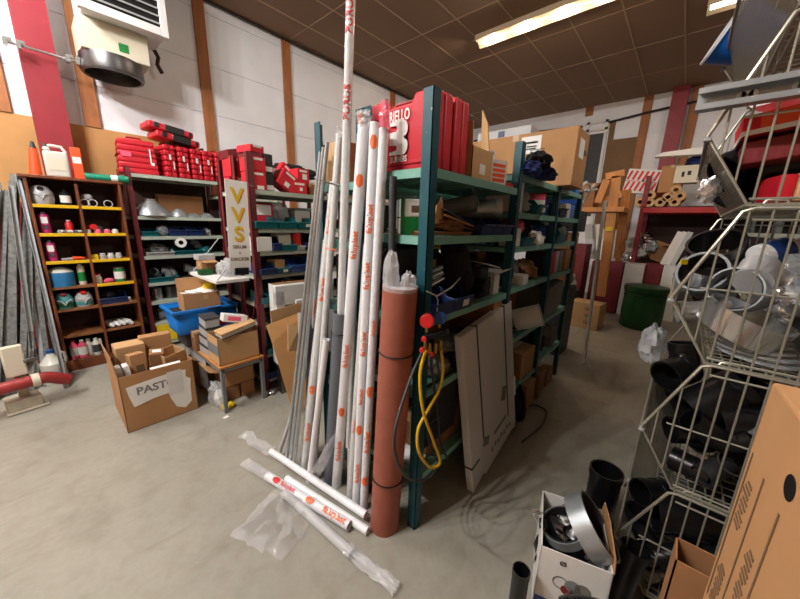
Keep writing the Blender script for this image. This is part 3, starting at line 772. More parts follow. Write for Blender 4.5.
for mt, lb, x, r, dy in cl:
    m = MB(); m.lathe([(0, 0), (r, 0), (r * 1.02, r * .8), (r * .8, r * 1.4), (r * .4, r * 1.6), (0, r * 1.6)], 18); solo('cap', m, mt, lb, 'cap', (x, yc + dy - .02, z_(5)))
m = MB(); m.cyl((.41, CY + .10, z_(5) + .052), (.45, CY + .03, z_(5) + .066), .026, .03, n=16); solo('cap', m, 'gauge_red', 'red cap lying on top of the grey one, second row', 'cap')
m = MB(); m.box((0, 0, .012), (.04, .025, .024)); solo('fitting', m, 'can_grey', 'grey valve part beside the lower magenta bottle', 'fitting', (.185, CY + .07, z_(4)), R(20), bevel=.004)
m = MB(); m.cyl((-.03, 0, .014), (.03, .01, .014), .013, n=12); solo('fitting', m, 'grey_light', 'pale nozzle lying between the magenta bottle and the orange one', 'fitting', (.235, CY + .07, z_(4)))
m = MB(); m.cyl((-.04, 0, .02), (.03, .015, .02), .02, .012, n=14); m.cyl((.03, .015, .02), (.05, .018, .02), .008, n=10); solo('nozzle', m, 'orange', 'orange nozzle lying on the third cabinet shelf', 'nozzle', (.285, CY + .06, z_(4)))
carton('small yellow box in the third row right pigeon hole', .40, CY + .07, z_(4), (.075, .06, .05), 0, 'yellow', tape=False, cat='box', name='box')
for k, (x, mt, lb) in enumerate(((.475, 'can_grey', 'grey capped jar right of the small yellow box'), (.54, 'milky', 'white capped jar in the middle of the third row'), (.605, 'grey_light', 'pale jar lid at the right end of the third row'))):
    bottle(lb, x, CY + .07, z_(4), .03, .058, mt, 'white_plastic', .7, .6, name='jar', cat='jar')
t = thing('water_container', 'wide blue plastic tub with a white lid on the fourth shelf', 'container', (.135, yc, z_(3)))
m = MB(); m.lathe([(0, 0), (.098, 0), (.1, .02), (.102, .13), (.095, .15), (0, .15)], 28); m.build('body', 'blue_liquid', t)
m = MB(); m.lathe([(.1, .145), (.075, .17), (.03, .195), (0, .2)], 24); m.build('lid', 'milky', t)
bottle('tall cream bottle with green label beside the blue tub', .285, yc - .02, z_(3), .03, .215, 'beige', 'white_plastic', .5, .85, 'green')
bottle('small white bottle with red cap in the fourth row', .40, CY + .09, z_(3), .036, .10, 'white_plastic', 'gauge_red', .75, .6)
filler('red and white rag beside the red capped bottle', .49, CY + .09, z_(3), (.045, .03, .025), 'pink', 4, name='rag', cat='rag')
can('green and white paint can in the fourth row right hole', .59, CY + .10, z_(3), .05, .15, 'green', 'steel', 'paper')
for x, mt, capm, lb in ((.12, 'aqua', 'darkred_box', 'greenish canister with dark red cap on the fifth shelf'), (.265, 'can_grey', 'gauge_red', 'pale canister with bright red cap on the fifth shelf')):
    t = thing('grip_canister', lb, 'canister', (x, yc - .02, z_(2)))
    m = MB(); m.lathe([(0, 0), (.062, 0), (.07, .02), (.068, .10), (.045, .15), (0, .16)], 26); m.build('body', mt, t)
    m = MB(); m.cyl((0, -.035, .135), (0, -.05, .16), .022); m.build('cap', capm, t)
    m = MB(); m.tube([(-.05, -.05, .09), (-.02, -.072, .08), (0, -.073, .04), (.02, -.072, .08), (.05, -.05, .09)], .008, 6); m.build('grip', 'can_grey', t)
    m = MB(); m.lathe([(.0655, .01), (.0706, .022), (.0704, .06)], 26); m.build('liquid_band', 'aqua' if mt != 'aqua' else 'barrel_green', t)
bin_('navy bin of dark parts in the fifth row right pigeon hole', .49, CY + .12, z_(2), .24, .18, .11, 'bin_navy')
filler('black cable bundle inside the navy bin in the cabinet', .48, CY + .13, z_(2) + .05, (.07, .05, .06), 'black_plastic', 5, name='cable_bundle', cat='cable')
m = MB(); m.cyl((0, 0, .0), (0, 0, .045), .018, .014, n=14); solo('cap', m, 'white_plastic', 'small white cap beside the navy bin in the cabinet', 'cap', (.63, CY + .06, z_(2)))
for k in range(4):
    m = MB(); blob(m, (0, 0, .03), (.025, .15, .03), .2, 2, k, 14, 8); solo('plastic_sleeve', m, 'white_plastic', ['white rolled sleeve at the left of the lowest right pigeon hole', 'second white rolled sleeve in the lowest right pigeon hole', 'third white rolled sleeve in the lowest right pigeon hole', 'rightmost white rolled sleeve in the lowest right pigeon hole'][k], 'sleeve', (.41 + .055 * k, CY + .155, z_(1) + .0), R(16))
for x, y, mt, lab, lb in ((.11, .07, 'pink', 'milky', 'pink and white bottle at the left of the cabinet floor'), (.175, .05, 'pink', 'paper', 'pink topped bottle second from left on the cabinet floor'), (.225, .09, 'milky', None, 'clear milky bottle standing in the middle of the cabinet floor'), (.285, .06, 'milky', 'charcoal', 'cream bottle with black label on the cabinet floor')):
    bottle(lb, x, CY + y, z_(0), .034, .2 if mt == 'pink' else .19, mt, 'gauge_red' if lab == 'milky' else 'white_plastic', .45, .7, lab, handle=(lab == 'charcoal'))
bottle('dark green bottle at the back of the cabinet floor', .25, CY + .2, z_(0), .04, .2, 'barrel_green', 'black_plastic')
# ------------------------------------------------------------------ bars leaning at the far left
def bar(lb, a, b, w, mt, kind='angle', cat='metal bar', name='metal_bar'):
    a, b = Vector(a), Vector(b); d = b - a; u, v = frame(d); m = MB()
    if kind == 'angle':
        X = Matrix((u, v, d.normalized())).transposed().to_4x4(); m.prism([(0, 0), (w, 0), (w, .003), (.003, .003), (.003, w), (0, w)], d.length, X)
        n = int(d.length / .08)
    elif kind == 'channel':
        X = Matrix((u, v, d.normalized())).transposed().to_4x4(); m.prism([(0, 0), (w, 0), (w, w * .6), (w - .003, w * .6), (w - .003, .003), (.003, .003), (.003, w * .6), (0, w * .6)], d.length, X)
    else: m.cyl((0, 0, 0), d, w, n=12, inner=.8)
    return solo(name, m, mt, lb, cat, a, None, None, smooth=kind == 'tube')
bar('wide galvanised channel leaning at the left picture edge', (-.34, 4.55, 0), (-.02, 5.02, 1.95), .06, 'galv_dull', 'channel')
bar('broad grey perforated strip leaning left of the cabinet', (-.26, 4.6, 0), (.02, 5.02, 1.92), .09, 'galv_dull', 'channel')
bar('slim galvanised angle bar leaning in front of the broad strip', (-.20, 4.35, 0), (-.07, 4.75, 1.85), .035, 'galv', 'angle')
bar('long galvanised angle bar crossing down to the floor by the jug', (-.02, 4.16, 0), (-.01, 4.9, 1.95), .03, 'galv', 'angle')
bar('bright galvanised strip leaning beside the milky jug', (-.15, 4.38, 0), (-.05, 4.95, 1.5), .05, 'galv', 'channel')
bar('grey tube leaning towards the red column', (.0, 4.25, 0), (.0, 4.95, 1.25), .016, 'galv', 'tube')
for k, (xa, ya, xb, yb, zb, w, lb) in enumerate(((-.36, 4.42, -.06, 4.92, 1.88, .08, 'grey perforated strip standing foremost at the left edge'), (-.30, 4.40, .03, 4.98, 1.86, .07, 'wide dull channel between the left edge and the slim angle bar'), (-.24, 4.36, .05, 4.96, 1.93, .06, 'dull galvanised channel with its end beside the cabinet top'), (-.12, 4.42, .0, 4.9, 1.7, .06, 'dull channel leaning right behind the bright strip'), (-.07, 4.5, .02, 5.02, 1.4, .05, 'dull low strip leaning against the maroon column'), (.01, 4.20, .0, 4.9, 1.05, .035, 'short galvanised bar with its foot out on the floor'))):
    bar(lb, (xa, ya, 0), (xb, yb, zb), w, 'galv_dull', 'channel')
bar('thin rod leaning across from upper left to the cabinet foot', (.05, 4.48, .0), (-.3, 4.72, .78), .006, 'galv', 'tube')
bar('grey perforated bar at the very edge leaning behind the red pipe', (-.42, 4.5, 0), (-.12, 5.0, 1.8), .05, 'galv_dull', 'channel')
bar('narrow steel tube leaning between the two broad strips', (-.3, 4.5, 0), (-.04, 5.0, 1.75), .014, 'steel_dark', 'tube')
bar('short wooden lath leaning among the bars at left', (-.22, 4.45, 0.), (-.0, 4.7, .85), .02, 'shelf_wood', 'channel', 'lath', 'lath')
m = MB(); m.bb((-.75, -.02, 0), (.04, .02, 1.72)); solo('board', m, 'darkred_box', 'maroon board leaning on the wall behind the metal bars', 'board', (.0, 5.12, 0), (R(-3), 0, 0), bevel=.003)
for k, (xa, ya, xb, yb, zb, w, lb) in enumerate(((-.50, 4.35, -.16, 4.9, 1.86, .09, 'broad perforated strip leftmost at the picture edge'), (-.44, 4.33, -.10, 4.88, 1.8, .05, 'narrow strip second from the picture edge'), (-.40, 4.40, -.04, 4.95, 1.95, .07, 'dull strip third from the picture edge, taller than its neighbours'))):
    bar(lb, (xa, ya, 0), (xb, yb, zb), w, 'galv_dull', 'channel')
t = bottle('milky jug with a blue cap on the floor by the bars', -.06, 4.38, 0, .085, .34, 'milky', 'bin_blue', .25, .62, handle=True, name='jug', cat='jug')
# stand with the red pipe
t = thing('pipe_vice', 'beige pipe clamp on a stone foot gripping a red pipe', 'clamp', (-.26, 3.95, 0), R(8))
m = MB(); m.box((0, 0, .06), (.2, .16, .10)); m.box((.01, 0, .01), (.24, .2, .02)); m.build('foot', 'stone', t, bevel=.012)
m = MB(); m.box((0, -.05, .44), (.12, .05, .26)); m.build('jaw_block', 'beige', t, bevel=.012)
m = MB(); m.bb((-.02, -.02, .1), (.04, .03, .35)); m.build('stem', 'stone', t, bevel=.004)
m = MB(); m.tube([(.04, -.05, .32), (.1, -.05, .42), (.12, -.03, .5)], .018, 8); m.box((.09, -.06, .43), (.09, .05, .03)); m.build('clamp_screw', 'steel_dark', t, bevel=.003)
m = MB(); m.cyl((.06, -.085, .25), (.105, -.085, .25), .055, n=18); m.build('collar', 'beige', t)
m = MB(); m.tube(smooth_path([(-.55, -.1, .235), (-.1, -.09, .25), (.1, -.085, .25), (.16, -.08, .24), (.27, -.07, .17)], 4), .048, 18, cap=False); m.tube(smooth_path([(-.55, -.1, .235), (-.1, -.09, .25), (.1, -.085, .25), (.16, -.08, .24), (.27, -.07, .17)], 4), .042, 18, cap=False)
solo('red_pipe', m, 'paint_red', 'red painted pipe held in the beige clamp at left', 'pipe', (-.26, 3.95, 0), R(8))
# ------------------------------------------------------------------ rack at the wall: red cases
def red_case(lb, loc, rz, group=None):
    t = thing('tool_case', lb, 'tool case', loc, rz, group)
    w, d, h = .12, .36, .36
    m = MB()
    for s in (-1, 1):   # two shells with soft horizontal ribs
        pts = []
        for k in range(6):
            z0, z1 = h * k / 6, h * (k + 1) / 6
            m.box((s * w * .25, 0, (z0 + z1) / 2), (w * .5 - .004, d, (z1 - z0) * .86)); m.box((s * w * .235, 0, (z0 + z1) / 2), (w * .45, d * .985, (z1 - z0) * 1.0))
    m.build('shell', 'red_case', t, bevel=.012)
    m = MB(); m.box((0, 0, h / 2), (.006, d + .004, h + .002)); m.build('seam', 'red_case_dark', t)
    m = MB(); m.tube([(0, -.07, h), (0, -.06, h + .035), (0, .06, h + .035), (0, .07, h)], .012, 8); m.build('handle', 'red_case_dark', t)
    m = MB()
    m.box((.0, -d / 2 - .004, h * .62), (.022, .008, .06))
    m.build('latch', 'box_white', t, bevel=.002)
    m = MB(); m.box((.032, -d / 2 - .003, h * .38), (.01, .003, .09)); m.build('lettering_strip', 'paper', t)
    return t
c0 = red_case('second ribbed red case from the left on the wall rack', (1.21, 4.90, 2.071), R(6))
for k, lb in enumerate(('third ribbed red case from the left on the wall rack', 'middle ribbed red case standing on the wall rack', 'second last ribbed red case on the wall rack', 'last ribbed red case standing at the right of the row')):
    dup(c0, (1.35 + .135 * k, 4.90, 2.071), R(6 + (k % 2) * 2), lb)
t = thing('tool_case', 'largest ribbed red case, leftmost on the wall rack', 'tool case', (.94, 4.90, 2.071), R(-5))
m = MB()
for k in range(6):
    z = .06 * k + .03; q = 1 - .02 * k
    m.box((0, 0, z), (.36 * q, .3, .05)); m.box((0, 0, z), (.355 * q, .296, .062))
m.build('shell', 'red_case', t, bevel=.012)
m = MB(); m.box((0, 0, .2), (.362, .302, .008)); m.build('seam', 'red_case_dark', t)
m = MB(); m.box((-.1, -.153, .2), (.09, .006, .05)); m.build('nameplate', 'pink', t); m = MB(); m.box((.115, -.153, .2), (.012, .006, .16)); m.box((.13, -.153, .12), (.03, .006, .03)); m.build('latch', 'paper', t)
m = MB(); m.tube([(-.07, 0, .37), (-.06, 0, .4), (.06, 0, .4), (.07, 0, .37)], .012, 8); m.build('handle', 'red_case_dark', t)
for k, (x, z, rz, lb) in enumerate(((1.33, 2.475, 6, 'flat red and black case lying on the row of red cases'), (1.27, 2.565, 4, 'topmost flat red and black case above the row'))):
    t = thing('tool_case', lb, 'tool case', (x, 4.88, z), (R(0), R(6), R(rz)))
    m = MB(); m.box((0, 0, .04), (.46, .3, .075)); m.build('shell', 'red_case', t, bevel=.02, seg=3)
    m = MB(); m.box((.03, 0, .04), (.2, .306, .08)); m.build('band', 'black_plastic', t, bevel=.008)
    m = MB(); m.box((-.15, -.152, .045), (.05, .012, .05)); m.box((.19, -.152, .045), (.03, .012, .05)); m.build('latch', 'black_plastic', t, bevel=.004)
# rack at the wall: shelf contents (front plane at Y 4.7)
def AX(px, py, Y=4.85): return at(px, py, Y=Y).x
yA = 4.86
z = 1.611
t = thing('duct_hood', 'shiny steel hood like a cone on the upper wall rack shelf', 'duct part', (1.0, yA, z), R(0))
m = MB(); m.lathe([(.19, 0), (.2, .01), (.19, .05), (.08, .15), (.06, .18)], 28); m.build('cone', 'galv', t)
m = MB(); m.cyl((0, 0, .17), (0, 0, .20), .062, n=24, inner=.9); m.build('collar', 'steel', t)
for k, (x, r, h, lb) in enumerate(((1.27, .10, .10, 'second steel cone, smaller, beside the large hood'), (1.43, .09, .05, 'flat steel dish right of the smaller cone'), (1.58, .085, .06, 'steel cover at the right end of the hood shelf'))):
    m = MB(); m.lathe([(r, 0), (r * 1.02, .01), (r * .8, h * .5), (r * .3, h), (0, h)], 24); solo('duct_cover', m, 'galv', lb, 'duct part', (x, yA - .04, z))
carton('brown carton at the back of the hood shelf', 1.36, 5.05, z, (.5, .12, .27), 0, 'cardboard_dark')
z = 1.381
bin_('small teal tray at the left of the second wall shelf', .93, yA, z, .16, .26, .09, 'bin_teal')
filler('grey valve standing between the teal tray and navy bins', 1.07, yA - .05, z, (.06, .06, .07), 'grey_plastic', 3, name='valve', cat='valve')
bin_('navy bin, left of a pair on the second wall shelf', 1.22, yA, z, .19, .26, .12, 'bin_navy'); bin_('navy bin, right of a pair on the second wall shelf', 1.42, yA, z, .19, .26, .12, 'bin_navy')
filler('small grey bag beyond the navy pair', 1.57, yA, z, (.05, .06, .06), 'grey_light', 8)
z = 1.151
bin_('light grey tray with small parts on the third wall shelf', 1.0, yA, z, .28, .28, .07, 'grey_light')
filler('heap of grey fittings in the light grey tray', 1.0, yA + .02, z + .03, (.11, .09, .06), 'grey_plastic', 11, .35, 4, 'fitting_heap', 'fittings')
bin_('dark teal bin under the white ring roll on the wall rack', 1.30, yA, z, .3, .28, .08, 'bin_teal')
roll('white roll with dark hole seen end on, third wall shelf', (1.22, 4.70, z + .15), (1.24, 4.86, z + .15), .06, 'white_plastic', .45, 'black_plastic')
duct('grey elbow pipe beside the white ring roll', arc((1.36, yA, z + .08), .08, 0, PI / 2, (1, 0, 0), (0, 0, 1)), .045, 'grey_plastic')
filler('dark lump of fittings right of the grey elbow, third wall shelf', 1.53, yA, z, (.08, .08, .06), 'bin_teal', 12, name='fitting_heap', cat='fittings')
z = .831
bin_('dark teal bin of grey elbows on the fourth wall shelf', 1.0, yA, z, .3, .28, .1, 'bin_teal')
for k, (x, lb) in enumerate(((.92, 'grey elbow at the left in the dark teal bin'), (1.02, 'grey elbow in the middle of the dark teal bin'), (1.10, 'grey elbow standing tall in the dark teal bin'))):
    duct(lb, arc((x, yA - .04 + .05 * k, z + .05), .07, 0, PI / 2, (.6, .8 - k, 0), (0, 0, 1)), .042, 'grey_plastic')
duct('wide grey elbow between the teal and the red bin', arc((1.26, yA, z + .05), .09, 0, PI / 2, (1, 0, 0), (0, 0, 1)), .05, 'grey_plastic')
can('grey cylindrical fitting beside the red bin', 1.40, yA - .03, z, .06, .13, 'grey_plastic')
bin_('red bin with brown parts on the fourth wall shelf', 1.56, yA - .03, z, .24, .28, .13, 'bin_red'); filler('brown fittings in the red bin', 1.56, yA, z + .06, (.08, .08, .06), 'cardboard_dark', 6, name='fitting_heap', cat='fittings')
z = .601
for k, (x, r, mt, lb) in enumerate(((.93, .06, 'steel', 'bright steel can on the fifth wall shelf'), (1.08, .07, 'steel_dark', 'dark steel can next to the bright one'), (1.25, .09, 'charcoal', 'broad dark pot on the fifth wall shelf'))): can(lb, x, yA, z, r, .14, mt, 'steel_dark')
m = MB(); m.cyl((0, 0, .07), (.3, .02, .07), .07, n=20, inner=.9); solo('pipe', m, 'grey_plastic', 'short fat grey pipe lying on the lower wall shelf', 'pipe', (.9, yA, .331))
carton('bright yellow crate on the lowest wall shelf', 1.05, 4.88, .081, (.42, .36, .22), 0, 'yellow', open_=True, cat='crate', name='crate')
# second bay, seen past the maroon posts
bin_('teal bin at the top of the second wall bay', 1.95, 4.84, 1.901, .3, .28, .13, 'bin_teal'); carton('brown carton at the top right of the second wall bay', 2.35, 4.9, 1.901, (.3, .26, .2), 0, 'cardboard')
bin_('teal bin on the second shelf of the far wall bay', 1.92, 4.84, 1.611, .26, .28, .1, 'bin_teal'); carton('small brown carton on the second shelf of the far wall bay', 2.2, 4.86, 1.611, (.16, .2, .12), 0, 'cardboard'); bin_('navy bin on the second shelf of the far wall bay', 2.45, 4.84, 1.611, .22, .28, .1, 'bin_navy')
bin_('teal bin, left of the pair on the third far shelf', 1.92, 4.84, 1.381, .26, .28, .12, 'bin_teal'); bin_('teal bin, right of the pair on the third far shelf', 2.25, 4.84, 1.381, .26, .28, .12, 'bin_teal')
bin_('navy bin low in the far wall bay', 2.0, 4.84, .831, .3, .28, .12, 'bin_navy'); bin_('teal bin on the fourth far wall shelf', 2.1, 4.84, 1.151, .3, .28, .12, 'bin_teal')
# ------------------------------------------------------------------ maroon rack in the middle: cartons on the top shelf (1.85)
zt = 1.851
def redbox(lb, x, y, z, d, rz=0, tilt=None, stick=None, mt='red_box', band=True):
    t = carton(lb, x, y, z, d, R(rz), mt, tape=False, cat='box', name='box', tilt=tilt)
    if band:
        m = MB(); m.box((0, 0, 0), (d[0] * .62, .018, .001), None, 1, side_X(d, 'F', 0, .84)); m.build('print_band', 'paper', t, smooth=False)
    if stick: side_patch(t, d, 'F', *stick)
    return t
redbox('red box of the lower row directly above the hand painted sign', 1.36, 3.17, zt, (.22, .2, .12), 0)
redbox('small red box left in the upper row left of the maroon post', 1.29, 3.18, zt + .121, (.085, .18, .17), 0)
redbox('small red box right in the upper row left of the maroon post', 1.385, 3.17, zt + .121, (.1, .18, .17), 0)
redbox('dark red box lying askew on top of the two small red boxes', 1.34, 3.2, zt + .293, (.2, .18, .07), 4, (0, R(-14), 0), None, 'darkred_box', False)
redbox('lower red box just right of the maroon post', 1.345, 2.88, zt, (.125, .2, .15), 0, None, (.15, .12, .06, .03, 'paper'))
redbox('upper red box just right of the maroon post', 1.345, 2.88, zt + .151, (.13, .2, .11), 2)
redbox('thin dark red box beneath the topmost red box', 1.34, 2.9, zt + .262, (.12, .2, .035), 0, None, None, 'darkred_box', False)
redbox('topmost small red box of the whole pile', 1.34, 2.89, zt + .298, (.13, .18, .055), 12)
for k, (z, lb) in enumerate(((zt, 'lower black box with white sticker beside the red pile'), (zt + .151, 'upper black box with white sticker beside the red pile'))):
    t = carton(lb, 1.45, 2.9, z, (.075, .2, .15), 0, 'black_plastic', tape=False, cat='box', name='box'); side_patch(t, (.075, .2, .15), 'F', .0, .18, .06, .04)
redbox('pinkish red box at the back behind the tilted red boxes', 1.56, 3.02, zt + .13, (.13, .15, .09), 5, None, (0, .5, .05, .04, 'paper'), 'pink')
redbox('bottom red box flat on the shelf right of the tilted ones', 1.73, 2.86, zt, (.16, .16, .10), -2, None, (.2, .4, .03, .03, 'paper'))
redbox('red box tilted steeply on one corner, white sticker below', 1.575, 2.865, zt + .04, (.16, .16, .15), 0, (0, R(33), 0), (.1, .25, .05, .04, 'paper'))
redbox('red box tilted behind, leaning over the steep one', 1.64, 3.01, zt + .12, (.16, .15, .15), 0, (0, R(38), 0), (.2, .6, .05, .05, 'paper'))
redbox('red box with white sticker on top of the flat red one', 1.785, 2.88, zt + .101, (.13, .15, .125), 3, None, (.2, .45, .05, .05, 'paper'))
filler('long black cloth bundle on top behind the red boxes', 1.82, 3.05, zt + .17, (.26, .08, .07), 'cloth_black', 4, .3, 3, 'cloth_bundle', 'cloth')
filler('crumpled white paper under the black cloth bundle', 1.85, 3.05, zt + .05, (.18, .09, .09), 'paper', 9, .3, 4, 'paper', 'paper')
carton('brown carton at the right of the red boxes', 1.93, 2.90, zt, (.17, .2, .10), 0, 'cardboard_dark')
carton('brown box by the leaning pipes on the red carton shelf', 2.4, 2.92, zt, (.3, .25, .2), 0, 'cardboard')
# shelf 1.53
z = 1.531
bin_('teal bin, first from left on the shelf under the red boxes', 1.37, 2.87, z, .2, .24, .1); bin_('teal bin, second from left under the red boxes', 1.57, 2.87, z, .18, .24, .1)
bin_('teal bin with white card, third under the red boxes', 1.76, 2.87, z, .17, .24, .1, card='paper'); bin_('teal bin, fourth under the red boxes near the steel bars', 1.94, 2.87, z, .18, .24, .1)
t = carton('white and red carton behind the first teal bins', 1.42, 3.0, z + .05, (.24, .1, .17), 0, 'red_box', tape=False); side_patch(t, (.24, .1, .17), 'F', .08, .65, .18, .09)
filler('grey wrapped bundle in the middle behind the teal bins', 1.63, 3.0, z + .06, (.09, .06, .1), 'film_grey', 3, name='bundle', cat='bundle')
carton('white opened box behind the right teal bins', 1.85, 3.0, z + .05, (.18, .1, .12), 0, 'box_white', open_=True, flaps='FB')
# shelf 1.33
z = 1.331
carton('plain white box at the left end beside the sign', 1.345, 2.86, z, (.135, .2, .125), 0, 'box_white', tape=False, cat='box', name='box')
bin_('navy bin between the white box and the beige box', 1.455, 2.87, z, .075, .24, .12, 'bin_navy')
bin_('teal bin under the beige box, third shelf', 1.575, 2.87, z, .15, .24, .09)
carton('beige box standing in a teal bin beside the red can', 1.575, 2.9, z + .03, (.13, .14, .15), 0, 'beige', tape=False, cat='box', name='box')
can('red can beside the beige box on the third shelf', 1.70, 2.84, z + .03, .045, .13, 'gauge_red', 'gauge_red'); bin_('small pale tray under the red can', 1.70, 2.87, z, .09, .2, .06, 'grey_light')
bin_('navy bin with yellow card on the third shelf', 1.82, 2.87, z, .12, .24, .11, 'bin_navy', card='yellow'); bin_('navy bin right of the yellow carded one', 1.95, 2.87, z, .12, .24, .11, 'bin_navy')
# shelf 1.12
z = 1.121
bin_('navy bin at the left of the fourth shelf', 1.355, 2.87, z, .15, .24, .1, 'bin_navy'); bin_('teal bin with torn cardboard at the fourth shelf', 1.5, 2.87, z, .13, .24, .09, card='paper')
carton('torn piece of cardboard box in the teal bin', 1.50, 2.88, z + .03, (.11, .12, .09), R(8), 'cardboard_pale', tape=False)
bin_('wide blue bin in the middle of the fourth shelf', 1.68, 2.87, z, .21, .24, .12, 'bin_blue'); bin_('teal bin at the right of the fourth shelf', 1.87, 2.87, z, .15, .24, .12)
# shelf .86
z = .861
bin_('teal bin at the left of the fifth shelf', 1.35, 2.87, z, .14, .24, .1); bin_('teal bin of bright fittings on the fifth shelf', 1.49, 2.87, z, .13, .24, .1)
filler('bright fittings heaped in the teal bin', 1.49, 2.84, z + .05, (.05, .06, .05), 'grey_light', 3, .4, 5, 'fitting_heap', 'fittings')
filler('crumpled foil bundle on the fifth shelf', 1.63, 2.9, z, (.07, .08, .11), 'foil', 7, name='bundle', cat='bundle')
bin_('blue bin right of the foil bundle', 1.75, 2.87, z, .15, .24, .11, 'bin_navy')
z = .651
filler('dark heap of fittings on the sixth shelf', 1.42, 2.9, z, (.1, .1, .07), 'dark_rubber', 2, .4, 4, 'fitting_heap', 'fittings'); bin_('dark grey tray on the sixth shelf', 1.62, 2.88, z, .18, .24, .08, 'charcoal')
z = .371
bin_('teal bin near the floor, above the lowest navy bins', 1.37, 2.87, z, .16, .24, .1); bin_('navy bin near the floor beside the low teal bin', 1.55, 2.87, z, .16, .24, .1, 'bin_navy')
z = .121
bin_('navy bin on the lowest shelf at left', 1.36, 2.87, z, .18, .24, .13, 'bin_navy'); bin_('navy bin on the lowest shelf at right', 1.58, 2.87, z, .2, .24, .13, 'bin_navy')
for k, nm in enumerate(('second', 'third', 'fourth', 'fifth', 'sixth')):
    z = BZ[k + 1] + .001
    bin_('%s shelf bin half hidden by the leaning pipes, nearer the steel bars' % nm, 2.36, 2.87, z, .22, .24, .1, ('bin_teal', 'bin_navy')[k % 2]); bin_('%s shelf bin fully behind the leaning pipes, further right' % nm, 2.64, 2.87, z, .24, .24, .1, ('bin_navy', 'bin_teal')[k % 2])
carton('charcoal crate low behind the leaning pipes on the maroon rack', 2.6, 2.92, BZ[7] + .001, (.6, .26, .22), 0, 'charcoal', tape=False)
# the rack behind: cartons that close the view through it
for k, (x, z, d, mt, lb) in enumerate(((1.46, 1.53, (.34, .24, .2), 'cardboard_dark', 'dark brown carton on the rear rack behind the first teal bins'), (1.86, 1.53, (.36, .24, .18), 'tote_dark', 'dark plastic box on the rear rack behind the white carton'), (1.45, 1.12, (.34, .24, .14), 'charcoal', 'charcoal box on the rear rack behind the fourth shelf'), (1.85, 1.12, (.4, .24, .15), 'cardboard_dark', 'brown carton on the rear rack behind the blue bin'),
        (1.46, .86, (.36, .24, .19), 'tote_dark', 'dark box on the rear rack at fifth shelf height'), (1.86, .86, (.36, .24, .2), 'charcoal', 'charcoal box on the rear rack behind the foil'), (1.5, .37, (.42, .24, .2), 'cardboard_dark', 'brown carton low on the rear rack'), (1.48, 1.33, (.4, .24, .15), 'charcoal', 'charcoal box on the rear rack behind the plain white box'), (1.9, 1.33, (.38, .24, .14), 'tote_dark', 'dark box on the rear rack behind the red can'), (1.5, .65, (.4, .24, .15), 'charcoal', 'charcoal box on the rear rack behind the dark fittings'), (1.5, .12, (.4, .24, .2), 'charcoal', 'charcoal box on the lowest rear shelf'))):
    carton(lb, x, 3.26, z + .001, d, 0, mt, tape=False)
# ------------------------------------------------------------------ side shelf and sign at the rack end
t = thing('bracket_shelf', 'small white shelf hung on the rack end behind the sign', 'shelf', (1.1, 3.18, 1.07))
m = MB(); m.bb((-.15, -.33, 0), (.125, .33, .03)); m.build('board', 'box_white', t, bevel=.004)
for y in (-.31, .31):
    m = MB(); m.tube([(-.13, y, .03), (.13, y, .34)], .005, 6); m.build('brace', 'grey_light', t)
carton('small brown carton with open flap on the hung white shelf', 1.05, 3.36, 1.101, (.12, .14, .12), 0, 'cardboard', flaps='F', flap_ang={'F': 100}); carton('flat green box in front of the brown carton on the white shelf', 1.0, 3.24, 1.101, (.1, .1, .05), 0, 'barrel_green', tape=False, cat='box', name='box')
carton('white lid box stacked on the brown carton', 1.05, 3.38, 1.222, (.14, .14, .05), 0, 'grey_light', tape=False, cat='box', name='box')
filler('grey plastic bag on the white shelf beside the sign', 1.12, 3.02, 1.101, (.06, .09, .09), 'film_grey', 6)
filler('grey plastic bag behind the first one on the white shelf', 1.14, 3.2, 1.101, (.06, .08, .07), 'grey_light', 16)
t = thing('hanging_sign', 'white paper sign with yellow and orange hand painted letters', 'sign', (1.11, 2.735, 1.18), (0, R(2), 0))
m = MB(); m.bb((-.085, -.002, 0), (.085, .002, .72)); m.build('sheet', 'paper', t, smooth=False)
for k, ch in enumerate('VVS'):
    X = TR((0, -.0035, .60 - k * .15), (PI / 2, 0, 0)); m = MB(); m.text(ch, .16, X @ Matrix.Translation((.006, -.006, 0))); a = m.build('letter_shadow', 'orange', t, smooth=False)
    m = MB(); m.text(ch, .16, X @ Matrix.Translation((0, 0, .001))); m.build('letter', 'yellow', t, smooth=False)
for k, s in enumerate(('SERUM', '+', 'DRICKER')):
    m = MB(); m.text(s, .036, TR((0, -.0035, .2 - k * .05), (PI / 2, 0, 0))); m.build('lettering', 'ink_soft', t, smooth=False)
m = MB(); m.bb((-.05, -.02, -.03), (.06, .012, .03)); m.build('clip', 'black_plastic', t, bevel=.004)
m = MB(); m.tube([(.08, 0, .7), (.15, .04, .7)], .004, 6); m.build('hook', 'steel', t)
# ------------------------------------------------------------------ low table and what stands on and under it
TZ = .42
t = thing('low_table', 'low table with orange wooden top and grey metal legs', 'table', (1.03, 3.13, 0))
m = MB(); m.bb((-.19, -.48, TZ - .02), (.18, .48, TZ)); m.build('tabletop', 'table_top', t, bevel=.003)
for x in (-.17, .16):
    for y in (-.46, .46):
        m = MB(); m.box((x, y, (TZ - .02) / 2), (.03, .03, TZ - .02)); m.build('leg', 'table_leg', t, bevel=.002)
for a, b in (((-.17, -.475, TZ - .05), (.16, -.455, TZ - .02)), ((-.17, .455, TZ - .05), (.16, .475, TZ - .02)), ((-.185, -.46, TZ - .05), (-.165, .46, TZ - .02)), ((.155, -.46, TZ - .05), (.175, .46, TZ - .02))):
    m = MB(); m.bb(a, b); m.build('apron', 'table_leg', t, smooth=False)
m = MB(); m.bb((-.178, -.1, .06), (-.174, .46, .37)); m.build('side_sheet', 'grey_light', t, smooth=False)
d = (.33, .24, .235)
